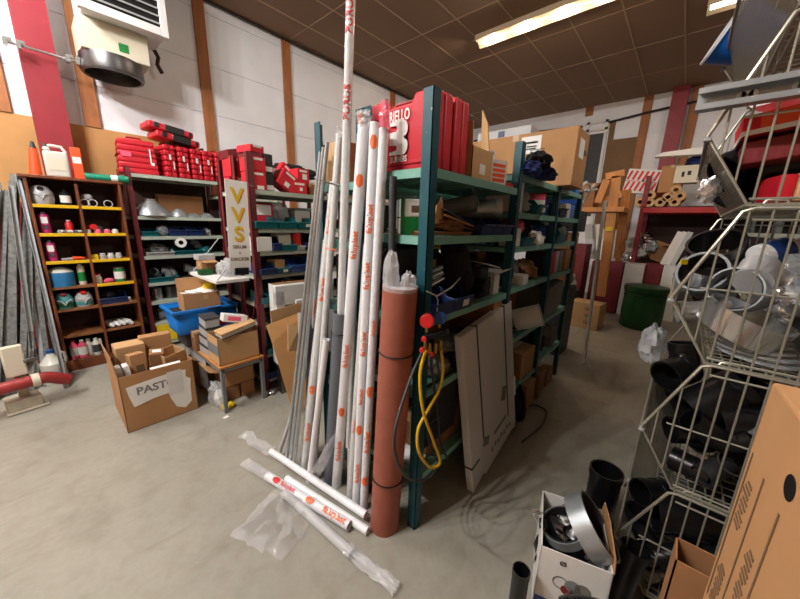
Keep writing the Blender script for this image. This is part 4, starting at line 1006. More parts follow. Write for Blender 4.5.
t = carton('open brown carton with grey tape at the front of the table', 1.02, 2.80, TZ + .001, d, 0, 'cardboard_pale', open_=True)
m = MB(); m.bb((-d[0] / 2 - .001, -d[1] / 2 - .001, .08), (-d[0] / 2 + .001, d[1] / 2, .17)); m.build('grey_tape', 'grey_plastic', t, smooth=False)
m = MB(); m.bb((-.155, -.11, .0), (.155, .11, .02)); solo('dark_box', m, 'grey_plastic', 'grey flat box lying at the bottom of the taped carton', 'box', (1.02, 2.80, TZ + .006), None)
t = thing('book', 'thick dark edged book lying tilted across the open carton', 'book', (1.03, 2.74, TZ + .255), (R(4), R(-10), R(4)))
m = MB(); m.box((0, 0, .025), (.29, .12, .035)); m.build('pages', 'beige', t, smooth=False)
for zz, mt in ((.004, 'charcoal'), (.046, 'pink')):
    m = MB(); m.box((0, 0, zz), (.3, .13, .007)); m.build('cover', 'cardboard_pale' if zz > .02 else mt, t, bevel=.001)
t = carton('white leaflet box with red print slanting on the open carton', 1.05, 2.84, TZ + .31, (.19, .15, .065), R(-12), 'box_white', tape=False, cat='box', name='box', tilt=(R(-8), R(14)))
side_patch(t, (.19, .15, .065), 'F', -.1, .5, .1, .035, 'pink')
for k in range(4):
    lb = ('lowest', 'second lowest', 'second highest', 'topmost')[k] + ' grey box with dark lid in the stack on the table'
    t = carton(lb, .915 + .004 * k, 3.05, TZ + .001 + .0865 * k, (.115, .2, .072), R(2 - k * 2), 'grey_light', tape=False, cat='box', name='box')
    m = MB(); m.box((0, 0, .079), (.125, .21, .014)); m.build('lid', 'charcoal', t, bevel=.002)
filler('red folder edge poking out behind the stacked grey boxes', 1.02, 3.05, TZ + .25, (.05, .08, .03), 'gauge_red', 2, .05, name='folder', cat='folder')
carton('brown carton standing between the stack and the tote', .93, 3.22, TZ + .001, (.2, .12, .17), 0, 'cardboard_dark')
carton('dark brown carton under the blue tote on the table', .95, 3.46, TZ + .001, (.3, .3, .13), 0, 'charcoal', tape=False)
# blue tote
d0 = at(168, 294, Y=3.27); d1 = at(238, 303, Y=3.27); zb = TZ + .135
tx, tw = (d0.x + d1.x) / 2, (d1.x - d0.x); th_ = d1.z - zb
t = thing('plastic_tote', 'bright blue plastic tote standing on the low table', 'tote', (tx, 3.46, zb))
m = MB(); m.box((0, 0, th_ / 2), (tw * .82, .33, th_), None, 1.14)
f = m.f; m.f = [q for i, q in enumerate(f) if i != 1]; m.m = m.m[:len(m.f)]
m.build('body', 'tote_blue', t, thick=.004)
for a, b in (((-tw / 2, -.21, th_ - .02), (tw / 2, -.185, th_ + .008)), ((-tw / 2, .185, th_ - .02), (tw / 2, .21, th_ + .008)), ((-tw / 2, -.2, th_ - .02), (-tw / 2 + .025, .2, th_ + .008)), ((tw / 2 - .025, -.2, th_ - .02), (tw / 2, .2, th_ + .008))):
    m = MB(); m.bb(a, b); m.build('rim', 'tote_blue', t, bevel=.005)
m = MB(); m.box((.06, -.212, th_ - .005), (.12, .01, .012)); m.build('handle_slot', 'black_plastic', t, bevel=.003)
m = MB(); m.bb((-tw * .4, -.16, .02), (tw * .4, .16, th_ - .03)); solo('foam_block', m, 'dark_rubber', 'dark folded sheet filling the blue tote', 'sheet', (tx, 3.46, zb), bevel=.01)
ad = (.30, .24, .17)
t = carton('open brown box full of papers standing on the blue tote', tx - .01, 3.42, zb + th_ - .028, ad, R(-3), 'cardboard', open_=True, flaps='B', flap_ang={'B': 15}, lab=[('F', .2, .75, .04, .04, 'cardboard_pale')])
for k in range(4):
    m = MB(); m.box((0, 0, .0), (.07, .2, .012), (R(5 * k - 8), R(9 - 5 * k), R(7 * k))); solo('paper_sheet', m, 'paper', ['leftmost white paper packet in the box on the tote', 'second white paper packet in the box on the tote', 'third white paper packet in the box on the tote', 'rightmost white paper packet in the box on the tote'][k], 'paper', (tx - .11 + .06 * k, 3.42, zb + th_ + .135 + .004 * (k % 2)))
m = MB(); m.lathe([(0, 0), (.05, .0), (.06, .04), (.05, .08), (0, .095)], 20); solo('hard_hat', m, 'yellow', 'yellow round thing behind the papers in the box', 'cap', (tx + .11, 3.48, zb + th_ + .12))
# under the table
carton('light brown carton under the table on top of two boxes', 1.06, 2.98, .141, (.25, .3, .14), 0, 'cardboard', flaps='L', flap_ang={'L': 70}); carton('low brown box, left of the pair on the floor under the table', .985, 2.98, .001, (.12, .3, .135), 0, 'cardboard_dark', tape=False); carton('low brown box, right of the pair on the floor under the table', 1.12, 2.98, .001, (.12, .3, .135), 0, 'cardboard', tape=False)
carton('brown open carton further back under the table', .94, 3.33, .001, (.2, .24, .3), R(8), 'cardboard_dark', open_=True, flaps='LR')
filler('clear plastic bag of white parts on the floor under the table', .86, 2.86, .0, (.06, .12, .12), 'film_milky', 3); filler('crumpled white wrapper in the bag beside the brown box', .87, 2.82, .0, (.04, .06, .09), 'paper', 5, name='paper', cat='paper')
filler('small yellow and white packet on the floor by the table leg', .90, 2.73, .0, (.05, .035, .03), 'yellow', 8, name='packet', cat='packet')
m = MB(); blob(m, (0, 0, .02), (.035, .03, .025), .3, 4, 3); solo('fitting', m, 'steel', 'small shiny fitting on the floor right of the table', 'fitting', (1.27, 2.68, 0))
m = MB(); m.bb((-.02, -.015, 0), (.02, .015, .004)); solo('paper_scrap', m, 'paper', 'scrap of white paper on the floor by the table leg', 'paper', (.83, 2.60, 0), R(20))
# ------------------------------------------------------------------ big box with the torn white label
d = (.475, .52, .455)
BX, BY = .487, 3.17
t = carton('big brown carton with a torn white printed label, full of boxes', BX, BY, 0.001, d, 0, 'cardboard', open_=True, flaps='L', flap_ang={'L': 6})
rng = random.Random(5)
poly = [(-.2, .1), (-.1, .112), (.1, .128), (.185, .12), (.18, .06), (.212, .03), (.205, -.03), (.20, -.17), (.15, -.215), (.09, -.18), (.06, -.09), (.05, -.04), (-.05, -.045), (-.17, -.07), (-.19, .02)]
m = MB(); m.prism(poly, .001, side_X(d, 'F', -.02, .58)); m.build('torn_label', 'paper', t, smooth=False)
m = MB(); m.text('PASTO', .085, side_X(d, 'F', -.08, .68) @ Matrix.Translation((0, 0, .0016))); m.build('lettering', 'grey_plastic', t, smooth=False)
side_patch(t, d, 'F', .42, .66, .10, .2, 'box_white', 'paper_slip').location.y -= .002
bz = .28
for x, y, zz, dd, rz, mt, tl, lb in ((-.10, .14, .36, (.19, .17, .22), 0, 'cardboard_pale', None, 'brown box highest at the back left in the big carton'), (-.09, -.09, .27, (.1, .1, .28), 8, 'cardboard', (R(-8), 0), 'narrow upright brown box with printed side in the big carton'), (.03, -.03, .32, (.1, .15, .2), -12, 'cardboard_dark', (0, R(6)), 'tilted brown box in the middle of the big carton'),
        (.145, -.05, .31, (.16, .17, .2), 14, 'cardboard_pale', (R(4), R(-6)), 'open brown box at the right front in the big carton'), (.09, .19, .36, (.22, .1, .24), -4, 'cardboard', None, 'wide brown box at the back right in the big carton')):
    tt = carton(lb, BX + x, BY + y, zz, dd, R(rz), mt, open_=('open' in lb), tilt=tl, tape=False, cat='box', name='box')
    if 'printed' in lb: side_patch(tt, dd, 'F', .1, .55, .05, .07, 'ink_soft', 'print')
    if 'middle' in lb: side_patch(tt, dd, 'T', 0, 0, .06, .07)
for k, lb in enumerate(('leftmost white packet at the front corner of the big carton', 'second white packet at the front corner of the big carton')):
    m = MB(); m.box((0, 0, .1), (.035, .1, .2)); solo('packet', m, 'white_plastic', lb, 'packet', (BX - .2 + .045 * k, BY - .17, .31), (R(-5), R(-6), 0), bevel=.004)
m = MB(); m.box((0, 0, 0), (.2, .04, .01)); solo('packet', m, 'paper', 'flat white sheet along the front edge of the big carton', 'paper', (BX + .06, BY - .23, .445), (R(20), 0, 0))
# ------------------------------------------------------------------ flattened cartons and white casing behind the pipes
t = thing('appliance_casing', 'white metal casing with a square opening behind the flattened cartons', 'casing', (1.60, 2.58, 0), R(-6))
for a, b in (((-.28, -.02, .35), (-.19, .02, 1.0)), ((.22, -.02, .35), (.30, .02, 1.0)), ((-.28, -.02, .86), (.30, .02, 1.05)), ((-.28, -.02, .3), (.30, .02, .42))):
    m = MB(); m.bb(a, b); m.build('front_rail', 'white_plastic', t, bevel=.01)
m = MB(); m.bb((-.28, .02, .3), (-.26, .12, 1.05)); m.build('side_wall', 'white_plastic', t); m = MB(); m.bb((-.27, .02, 1.03), (.29, .12, 1.05)); m.build('top_wall', 'cardboard_dark', t); m = MB(); m.bb((-.1, -.03, .84), (.05, .0, .9)); m.build('spout', 'white_plastic', t, bevel=.01)
m = MB(); m.bb((-.27, -.0, .0), (-.24, .1, .32)); m.build('leg', 'steel_dark', t); m = MB(); m.bb((.26, -.0, .0), (.29, .1, .32)); m.build('leg', 'steel_dark', t)
def sheet_card(lb, pts, mt, th=.006):
    m = MB(); P4 = [Vector(p) for p in pts]; n = (P4[1] - P4[0]).cross(P4[-1] - P4[0]).normalized() * th; k = len(P4)
    vs = [p for p in P4] + [p + n for p in P4]
    fs = [tuple(range(k))[::-1], tuple(range(k, 2 * k))] + [(i, (i + 1) % k, k + (i + 1) % k, k + i) for i in range(k)]
    o = P4[0].copy(); m.add([p - o for p in vs], fs)
    return solo('flattened_carton', m, mt, lb, 'cardboard', o, None, None, smooth=False)
sheet_card('front flattened kraft carton leaning with its corner on the floor', [(1.225, 2.22, .0), (1.29, 2.21, .0), (1.60, 2.32, .62), (1.54, 2.40, .84), (1.16, 2.46, .76), (1.17, 2.4, .62)], 'kraft')
sheet_card('rear flattened kraft carton with a torn edge standing behind', [(1.30, 2.42, .02), (1.62, 2.42, .02), (1.66, 2.5, .90), (1.22, 2.5, .86), (1.22, 2.47, .6)], 'cardboard_pale')
sheet_card('small torn flap of kraft board hanging on the front carton', [(1.25, 2.30, .55), (1.42, 2.31, .5), (1.40, 2.35, .72), (1.30, 2.37, .75)], 'cardboard_pale')
sheet_card('torn white paper patch stuck on the leaning kraft carton', [(1.36, 2.31, .66), (1.47, 2.32, .66), (1.47, 2.36, .82), (1.40, 2.37, .84)], 'paper', .003)
# ------------------------------------------------------------------ teal rack: top shelf
def hard_case(lb, x, y, z, w, d, h, logo=False):
    """flat-sided red case standing on edge; broad face towards -X"""
    t = thing('burner_case', lb, 'case', (x, y, z))
    m = MB()
    prof = [(-d / 2, .0), (d / 2, 0), (d / 2, h), (d * .22, h), (d * .18, h - .035), (-d * .18, h - .035), (-d * .22, h), (-d / 2, h)]
    for s in (-1, 1):
        X = TR((s * w * .25 - w * .235, 0, 0)) @ Matrix(((0, 0, 1, 0), (1, 0, 0, 0), (0, 1, 0, 0), (0, 0, 0, 1)))
        m.prism(prof, w * .47, X)
    m.build('shell', 'red_case', t, bevel=.012, seg=3)
    m = MB(); m.bb((-.003, -d / 2 + .006, .006), (.003, d / 2 - .006, h - .04)); m.build('seam', 'red_case_dark', t, smooth=False)
    m = MB(); m.tube([(0, -d * .2, h - .03), (0, -d * .17, h - .008), (0, d * .17, h - .008), (0, d * .2, h - .03)], .011, 8); m.build('handle', 'red_case_dark', t)
    for s in (-1, 1):
        m = MB(); m.bb((s * w * .5 - .004 * (s > 0) * 0 - .004, -d * .44, .03), (s * w * .5 + .003, d * .44, .045)); m.build('ridge', 'red_case', t, bevel=.002)
    if logo:
        X = TR((-w / 2 - .0055, -.005, 0), Euler((PI / 2, 0, -PI / 2)).to_matrix())
        m = MB(); m.text('RIELLO', .062, X @ TR((.005, h * .74, 0)) @ Matrix.Diagonal((.62, 1, 1, 1))); m.build('lettering', 'paper', t, smooth=False)
        m = MB(); m.text('BURNERS', .036, X @ TR((.005, h * .17, 0)) @ Matrix.Diagonal((.66, 1, 1, 1))); m.build('lettering', 'paper', t, smooth=False)
        # emblem: two stacked rounded lobes with notches from the left
        def lobe(cy, r): return [(.012 + r * math.cos(a * PI / 12 - PI / 2), cy + r * math.sin(a * PI / 12 - PI / 2)) for a in range(13)]
        m = MB(); m.prism([(-.07, -.05)] + lobe(-.026, .026) + lobe(.024, .025) + [(-.07, .048), (-.07, .038), (-.03, .036), (-.024, .028), (-.03, .02), (-.07, .018), (-.07, -.02), (-.03, -.022), (-.024, -.03), (-.03, -.038), (-.07, -.04)], .001, X @ TR((.02, h * .46, 0)) @ Matrix.Diagonal((1, 1.4, 1, 1)))
        m.build('emblem', 'paper', t, smooth=False)
    return t
z = 1.832
hard_case('large red case with white lettering facing the pipes on the teal rack', 1.24, 1.055, z, .14, .40, .315, True)
hard_case('second red case standing right of the lettered one', 1.385, 1.04, z, .125, .37, .32)
carton('open brown carton with white sticker right of the red cases', 1.60, .975, z, (.215, .25, .15), 0, 'cardboard_pale', open_=True, flaps='L', flap_ang={'L': 6}, lab=[('F', .0, .35, .06, .05, 'paper')])
carton('small carton with white top standing behind the open brown carton', 1.56, 1.16, z + .002, (.18, .07, .31), 0, 'cardboard_pale', lab=[('T', 0, 0, .17, .065, 'paper'), ('F', 0, .9, .178, .05, 'paper')], tape=False)
sheet_card('tall cardboard flap standing up between the cartons on the rack', [(1.68, .86, z + .15), (1.71, .92, z + .14), (1.75, .95, z + .25), (1.70, .93, z + .37), (1.66, .87, z + .28)], 'cardboard_pale')
t = carton('white box with orange printed end and a white cable', 1.84, .965, z, (.13, .23, .13), R(-16), 'box_white', open_=True, tape=False)
for k in range(4):
    m = MB(); m.box((0, 0, 0), (.1, .018, .001), None, 1, side_X((.13, .23, .13), 'F', 0, .18 + .2 * k)); m.build('print_bar', 'orange', t, smooth=False)
m = MB(); m.tube(smooth_path([(1.70, .90, z + .06), (1.72, .89, z + .13), (1.80, .93, z + .18), (1.88, .93, z + .19), (1.90, .92, z + .1)], 6), .006, 8); solo('cable', m, 'white_plastic', 'white cable looping over the white box on the teal rack', 'cable')
carton('flat red box on the shelf in front of the white box', 1.93, .87, z - .0, (.12, .06, .02), 0, 'red_box', tape=False, cat='box', name='box')
carton('brown open topped carton behind the white box', 1.86, 1.145, z, (.27, .09, .2), 0, 'cardboard', open_=True, flaps='F', flap_ang={'F': 35})
bottle('tan capped jar standing behind the cartons on the rack top', 1.72, 1.08, z, .05, .33, 'beige', 'steel', .8, .7, name='jar', cat='jar')
carton('brown carton on the top of the rear teal rack by the tall post', 1.24, 1.5, 1.802, (.2, .2, .21), 0, 'cardboard_pale')

carton('long low whitish carton lying on top of the very large brown carton', 3.03, 1.38, 2.343, (.2, .5, .10), 0, 'grey_light', tape=False, lab=[('L', -.05, .6, .06, .05, 'bin_navy')])
# big carton, lying across both racks
d = (.36, .95, .42)
t = carton('very large brown carton lying across the top of the teal racks', 2.98, 1.20, 1.922, d, 0, 'cardboard')
side_patch(t, d, 'L', .28, .78, .16, .13); side_patch(t, d, 'L', .28, .82, .11, .014, 'ink_soft', 'print_line'); side_patch(t, d, 'L', .30, .75, .08, .01, 'ink_soft', 'print_line'); side_patch(t, d, 'L', .27, .71, .10, .01, 'ink_soft', 'print_line')
m = MB()
for q0, q1 in (((-.055, -.06), (-.048, .06)), ((.048, -.06), (.055, .06)), ((-.055, .053), (.055, .06)), ((-.055, -.06), (.055, -.053)), ((-.02, -.03), (.02, .03))):
    m.box(((q0[0] + q1[0]) / 2, (q0[1] + q1[1]) / 2, 0), (q1[0] - q0[0], q1[1] - q0[1], .001), None, 1, side_X(d, 'L', .33 * 0 + .40, .55))
m.build('print_mark', 'ink_soft', t, smooth=False)
side_patch(t, d, 'F', -.12, .68, .14, .14)
m = MB(); m.bb((.06, -.4775, .25), (.13, -.476, .29)); m.build('hand_hole', 'black_plastic', t, smooth=False)
for k, (x, y, zz, r, mt, lb) in enumerate(((2.16, .82, 1.921, (.10, .07, .05), 'cloth_blue', 'blue cloth bundle at the foot of the large carton'), (2.28, .80, 1.985, (.12, .07, .055), 'cloth_black', 'black cloth bundle heaped against the large carton'), (2.40, .80, 1.921, (.11, .07, .045), 'cloth_blue', 'blue and red rag right of the black cloth bundle'))):
    filler(lb, x, y, zz, r, mt, 4 + k, .4, 4, 'cloth_bundle', 'cloth', n=26, k=18)
m = MB(); m.tube([(2.3, .77, 2.0), (2.55, .76, 1.97)], .008, 6); solo('rod', m, 'black_plastic', 'thin black rod lying across the cloth bundles', 'rod')
# cable coil and conduit on the far end of the rack top
for k, (dy, r_, lb) in enumerate(((0, .14, 'upper blue cable coil on the box past the teal rack'), (.05, .15, 'lower blue cable coil on the box past the teal rack'))):
    m = MB()
    for j in range(5):
        rr = r_ - .012 * (j % 3); m.tube([(4.38 + rr * math.cos(a * PI / 12), 1.12 + rr * math.sin(a * PI / 12) * .9, 1.83 + .07 * (1 - k) + .014 * j + .01 * math.sin(a)) for a in range(25)], .008, 6, cap=False)
    solo('cable_coil', m, 'cord_blue', lb, 'cable coil')
for k, pts in enumerate(([(3.25, .92, 2.06), (3.4, .84, 2.16), (3.7, .86, 2.12), (3.85, .95, 1.98), (3.7, 1.05, 1.93)], [(3.3, 1.1, 2.04), (3.5, .95, 2.2), (3.6, .9, 2.1), (3.8, .8, 2.13)], [(3.22, .96, 2.1), (3.5, .98, 2.14), (3.75, .92, 2.22)], [(3.4, .9, 2.05), (3.55, 1.1, 2.18), (3.8, 1.0, 2.05)], [(3.3, .82, 2.08), (3.6, .86, 2.09), (3.82, .84, 2.19)])):
    m = MB(); m.tube(smooth_path([Vector(p) + Vector((.95, .12, -.05)) for p in pts], 6), .013, 8)
    solo('conduit', m, 'grey_light', ('grey conduit drooping lowest at right over the blue coils', 'grey conduit arching highest over the blue coil', 'straight grey conduit poking right above the blue coil', 'grey conduit looping behind the blue coil', 'grey conduit lying lowest across the blue coil')[k], 'conduit')
carton('blue box at the far end of the rack top', 3.6, .93, 1.921, (.14, .14, .1), 0, 'tote_blue', tape=False, cat='box', name='box')
# ------------------------------------------------------------------ teal rack: bay 1
z = 1.551
dd = (.16, .20, .16)
t = carton('white and green carton left of the front post, second shelf', 1.255, 1.02, z + .001, dd, R(-38), 'box_white', tape=False)
side_patch(t, dd, 'F', 0, .25, .16, .08, 'green', 'green_band'); side_patch(t, dd, 'F', -.9, .75, .016, .08, 'green', 'green_band'); side_patch(t, dd, 'F', .1, .72, .11, .06, 'paper'); side_patch(t, dd, 'L', 0, .48, .19, .004, 'ink', 'print_line'); side_patch(t, dd, 'F', .1, .72, .08, .03, 'ink_soft', 'printed_text').location.y -= .001
for k, (x, w, zz, mt, lb) in enumerate(((1.32, .36, 0, 'copper', 'copper coloured sheet at the bottom of the stack'), (1.34, .38, .012, 'cardboard_dark', 'brown sheet second from the bottom of the stack'), (1.40, .34, .05, 'copper', 'bent copper sheet sticking out of the stack'), (1.42, .36, .075, 'cardboard', 'brown card on the upper part of the stack'), (1.38, .30, .10, 'steel_dark', 'grey sheet on top of the copper stack'))):
    m = MB(); m.box((0, 0, .005), (w, .26, .008)); solo('metal_sheet', m, mt, lb, 'sheet', (x + .03, .99, z + zz), (R(2 * k), R(3 + 2 * k if k > 1 else 0), R(3 * k - 5)))
filler('brown crumpled wrapping under the copper sheets', 1.42, .96, z + .015, (.15, .1, .05), 'cardboard_dark', 2, name='wrapping', cat='paper')
m = MB(); m.prism([(0, 0), (.09, .01), (.085, .09), (.07, .13), (.05, .11), (.02, .08)], .003, TR((1.21, .865, z + .05), (PI / 2, 0, R(8)))); solo('torn_card', m, 'cardboard_pale', 'torn pale card with a dark hole beside the front post', 'card', (0, 0, 0), None)
for k, (x, lb) in enumerate(((1.66, 'navy bin, left of three under the steel pipe'), (1.79, 'navy bin, middle of three under the steel pipe'), (1.92, 'navy bin, right of three under the steel pipe'))): bin_(lb, x, .95, z, .125, .24, .095, 'bin_navy')
duct('open steel pipe pointing out over the navy bins', [(1.68, 1.12, z + .12), (1.88, .86, z + .155)], .055, 'galv')
duct('grey square duct piece behind the open steel pipe', [(1.6, 1.12, z + .13), (1.72, .94, z + .18)], .05, 'grey_plastic'); sheet_card('white card standing on the steel pipe', [(1.70, .92, z + .19), (1.78, .94, z + .15), (1.77, .96, z + .2), (1.72, .97, z + .26)], 'grey_light')
z = 1.171
bin_('navy bin at the left of the third shelf, behind the gauges', 1.26, .94, z, .17, .24, .12, 'bin_navy'); bin_('teal and navy bin with white card beside the gauge hose cord', 1.44, .94, z, .17, .24, .12, 'bin_navy', card='paper')
t = thing('tool_case', 'grey tool case with yellow panel standing on the third shelf', 'tool case', (1.40, 1.13, z))
m = MB(); m.prism([(-.2, 0), (.2, 0), (.2, .28), (.17, .31), (-.17, .31), (-.2, .28)], .09, TR((0, .045, 0), (PI / 2, 0, 0))); m.build('shell', 'charcoal', t, bevel=.012)
m = MB(); m.box((.08, -.048, .17), (.16, .006, .12)); m.build('panel', 'yellow', t, bevel=.003); m = MB(); m.box((.14, -.045, .3), (.1, .02, .016)); m.build('latch', 'yellow', t, bevel=.003); m = MB(); m.tube([(-.09, 0, .3), (-.08, 0, .345), (.08, 0, .345), (.09, 0, .3)], .013, 8); m.build('handle', 'black_plastic', t)
for k in range(3):
    m = MB(); m.cyl((0, 0, 0), (.22, .04 - .03 * k, .02 + .01 * k), .016, n=14, inner=.8); solo('chrome_pipe', m, 'chrome', ('upper', 'middle', 'lower')[2 - k] + ' chrome pipe lying on the navy bins of the third shelf', 'pipe', (1.2, .90 + .035 * k, z + .125 + .022 * k))
filler('black bag standing in the middle of the third shelf', 1.63, 1.0, z, (.08, .12, .19), 'cloth_black', 3); filler('dark jacket heap at the back of the third shelf', 1.75, 1.12, z, (.14, .08, .17), 'charcoal', 13, name='cloth_bundle', cat='cloth')
t = thing('pump', 'black pump with a tilted white box lid on the third shelf', 'pump', (1.80, .95, z))
m = MB(); m.box((0, 0, .06), (.14, .16, .12)); m.cyl((-.05, -.06, .08), (-.05, -.12, .08), .045, n=16); m.build('body', 'black_plastic', t, bevel=.006); m = MB(); m.box((-.02, -.03, .15), (.09, .1, .06)); m.build('terminal_box', 'charcoal', t, bevel=.005)
t = carton('white carton with peaked lid beside the black pump', 1.93, .94, z, (.09, .16, .13), 0, 'box_white', open_=True, flaps='FR', tape=False); sheet_card('white box lid tilted over the black pump', [(1.80, .86, z + .20), (1.97, .86, z + .165), (1.99, 1.0, z + .175), (1.82, 1.0, z + .21)], 'paper')
z = .801
bin_('deep navy box under the third shelf behind the white panel', 1.66, .97, z, .36, .3, .12, 'bin_navy'); filler('folded grey cloth on the fourth shelf beside the gauges', 1.36, .92, z, (.1, .08, .06), 'grey_box', 6, name='cloth_bundle', cat='cloth')
carton('upright brown carton on the fourth shelf right of the white panel', 1.94, .97, z, (.13, .26, .32), 0, 'cardboard', open_=True); carton('dark brown carton at the back of the fourth shelf', 1.55, 1.12, z, (.6, .12, .3), 0, 'cardboard_dark'); filler('grey folded bag on top of the navy box', 1.5, .93, z + .1, (.1, .07, .05), 'grey_plastic', 9)
m = MB(); m.bb((-.16, -.01, 0), (.16, .012, .36)); m.bb((-.15, -.02, .1), (.14, -.008, .38)); solo('hanging_bag', m, 'cloth_black', 'black fabric bag hanging behind the hoses', 'bag', (1.35, .86, .43), None, bevel=.008)
z = .321
carton('brown carton on the bottom shelf behind the hoses', 1.45, 1.03, z, (.36, .3, .22), 0, 'cardboard_dark'); m = MB(); m.box((0, 0, .01), (.22, .15, .015)); solo('leaflet', m, 'paper', 'white leaflet lying on the bottom shelf behind the hoses', 'paper', (1.27, .96, z), (0, 0, R(15)))
carton('dark carton on the bottom shelf behind the white panel', 1.83, 1.0, z, (.3, .32, .4), 0, 'charcoal', tape=False)
m = MB(); m.tube([(1.17, .84, .60), (1.45, .86, .55)], .012, 8); solo('rod', m, 'black_plastic', 'black bar crossing behind the yellow hose', 'rod')
# ------------------------------------------------------------------ gauge manifold with hoses
g = at(433, 333, Y=.775)
t = thing('manifold_gauge', 'pressure gauge set with red and blue dials hung from the shelf', 'gauge', g)
vdir = Vector((-.82, -.57, .05)).normalized(); sd = Vector((.57, -.82, 0))
for px, py, mt, fm in ((427, 321, 'gauge_red', 'pink'), (440, 320, 'gauge_blue', 'gauge_blue')):
    c = at(px, py, Y=.775) - g + (Vector((.03, .02, 0)) if mt == 'gauge_blue' else Vector((0, 0, 0)))
    m = MB(); m.cyl(c - vdir * -.012, c - vdir * .02, .031, n=26); dl = m.build('dial', mt, t, bevel=.003)
    m = MB(); m.cyl(c + vdir * .0125, c + vdir * .0135, .024, n=24); m.build('dial_face', 'gauge_red' if mt == 'gauge_red' else 'gauge_blue', dl)
    m = MB(); m.cyl(c - Vector((0, 0, .028)), c - Vector((0, 0, .05)), .007, n=10); m.build('stem', 'brass', t)
m = MB(); a = at(424, 338, Y=.775) - g; b = at(446, 332, Y=.775) - g; m.cyl(a, b, .014, n=12); m.build('manifold_body', 'black_plastic', t)
for px, py, mt in ((424, 339, 'gauge_red'), (447, 331, 'black_plastic'), (422, 350, 'gauge_red'), (431, 354, 'gauge_red')):
    c = at(px, py, Y=.765) - g; m = MB(); m.cyl(c - vdir * .01, c + vdir * .012, .011, n=14); m.build('knob', mt, t, bevel=.002)
for px, py in ((425, 345), (430, 347), (436, 347), (441, 344)):
    a = at(px, py - 4, Y=.775) - g; b = at(px - .5, py + 6, Y=.775) - g; m = MB(); m.cyl(a, b, .0065, n=10); m.cyl((a + b) / 2, b, .009, n=6); m.build('fitting', 'brass', t)
def hose(lb, px, mt, r, Ys=.77):
    pts = [at(x, y, Y=Ys + dy) for x, y, dy in px]; o = pts[0].copy(); m = MB(); m.tube(smooth_path([p - o for p in pts], 7), r, 10); return solo('hose', m, mt, lb, 'hose', o)
hose('yellow hose looping down from the gauge set', [(426, 350, 0), (420, 375, 0), (423, 410, -.01), (433, 440, -.02), (440, 462, -.02), (430, 467, -.01), (419, 452, 0), (418, 430, .01), (428, 410, .01), (439, 390, .01), (443, 370, 0), (441, 350, 0)], 'hose_yellow', .0075)
hose('long dark grey hose hanging in a wide loop from the gauge set', [(422, 352, 0), (412, 375, -.01), (400, 410, -.04), (394, 440, -.06), (399, 466, -.06), (412, 480, -.04), (428, 478, -.01), (437, 468, .0), (444, 460, 0)], 'charcoal', .006)
hose('black hose hanging straight down behind the yellow loop', [(431, 356, 0), (433, 380, .02), (437, 410, .02), (440, 440, .02), (447, 458, .01)], 'black_plastic', .0065)
hose('thin black hose hanging beside the straight one', [(436, 354, 0), (440, 390, .02), (428, 420, .03), (430, 445, .02), (441, 465, .01)], 'black_plastic', .005)
m = MB(); m.tube([at(437, 312, Y=.80), at(438, 300, Y=.80), at(436, 296, Y=.8)], .003, 6); m.tube([at(426, 291, Y=.82), at(437, 296, Y=.80), at(451, 288, Y=.80), at(460, 278, Y=.84)], .004, 6); solo('cable', m, 'grey_light', 'grey cable knotted over the shelf holding the gauge set', 'cable')
# ------------------------------------------------------------------ white panel leaning at the rack foot
t = thing('packed_panel', 'white packed panel with dark straps leaning on the teal rack', 'panel', (1.54, .70, .006), (R(-5.5), R(-6.5), R(2)))
W_, H_ = .70, 1.03
m = MB(); m.prism([(0, 0), (.16, .03), (.17, .0), (W_ * .9, .04), (W_, .02), (W_, H_), (0, H_)], .05, TR((0, .05, 0), (PI / 2, 0, 0))); m.build('board', 'panel_board', t, bevel=.006)
for x in (.17, .56):
    m = MB(); m.bb((x - .006, -.003, .28 if x < .3 else .2), (x + .006, .053, H_ + .003)); m.build('strap', 'charcoal', t, smooth=False)
m = MB(); m.bb((-.003, -.003, .17), (.1, .053, .182)); m.build('strap', 'charcoal', t, smooth=False)
m = MB(); m.box((.2, -.002, .24), (.08, .002, .06), (0, R(20), 0)); m.build('tape_patch', 'grey_plastic', t, smooth=False); m = MB(); m.box((.42, -.002, .22), (.2, .002, .02), (0, R(-4), 0)); m.build('tape_patch', 'grey_plastic', t, smooth=False); m = MB(); m.box((.50, -.002, .42), (.07, .002, .1), (0, R(20), 0)); m.build('tape_patch', 'grey_box', t, smooth=False)
for k in range(7):
    m = MB(); m.box((.28 + .05 * k, -.0025, .12 + .012 * (k % 2)), (.026, .001, .03)); m.build('printed_text', 'grey_plastic', t, smooth=False)
m = MB(); m.bb((W_ - .03, -.006, .30), (W_ + .006, .056, .45)); m.build('corner_guard', 'box_white', t, smooth=False)
# ------------------------------------------------------------------ teal rack: bays 2 and 3
z = 1.691
t = carton('tall white carton right of the second teal post', 2.13, .95, z, (.14, .2, .19), 0, 'box_white', tape=False)
filler('heap of white and grey bits beside the tall white carton', 2.3, .95, z, (.09, .1, .09), 'grey_light', 4, .45, 5, 'fitting_heap', 'fittings'); bin_('teal bin with white card on the upper shelf', 2.47, .95, z, .17, .26, .11, card='paper')
can('pink bucket beside the teal bin on the upper shelf', 2.66, .95, z, .09, .15, 'pink', 'gauge_red', 'paper'); carton('dark box at the right of the pink bucket', 2.8, .98, z, (.1, .2, .14), 0, 'bin_navy', tape=False, cat='box', name='box')
t = carton('blue and white box on the upper shelf of the far bay', 3.3, .93, z, (.3, .2, .12), 0, 'tote_blue', tape=False, cat='box', name='box'); m = MB(); m.bb((-.151, -.101, 0), (0, -.05, .121)); m.build('white_side', 'box_white', t, smooth=False)
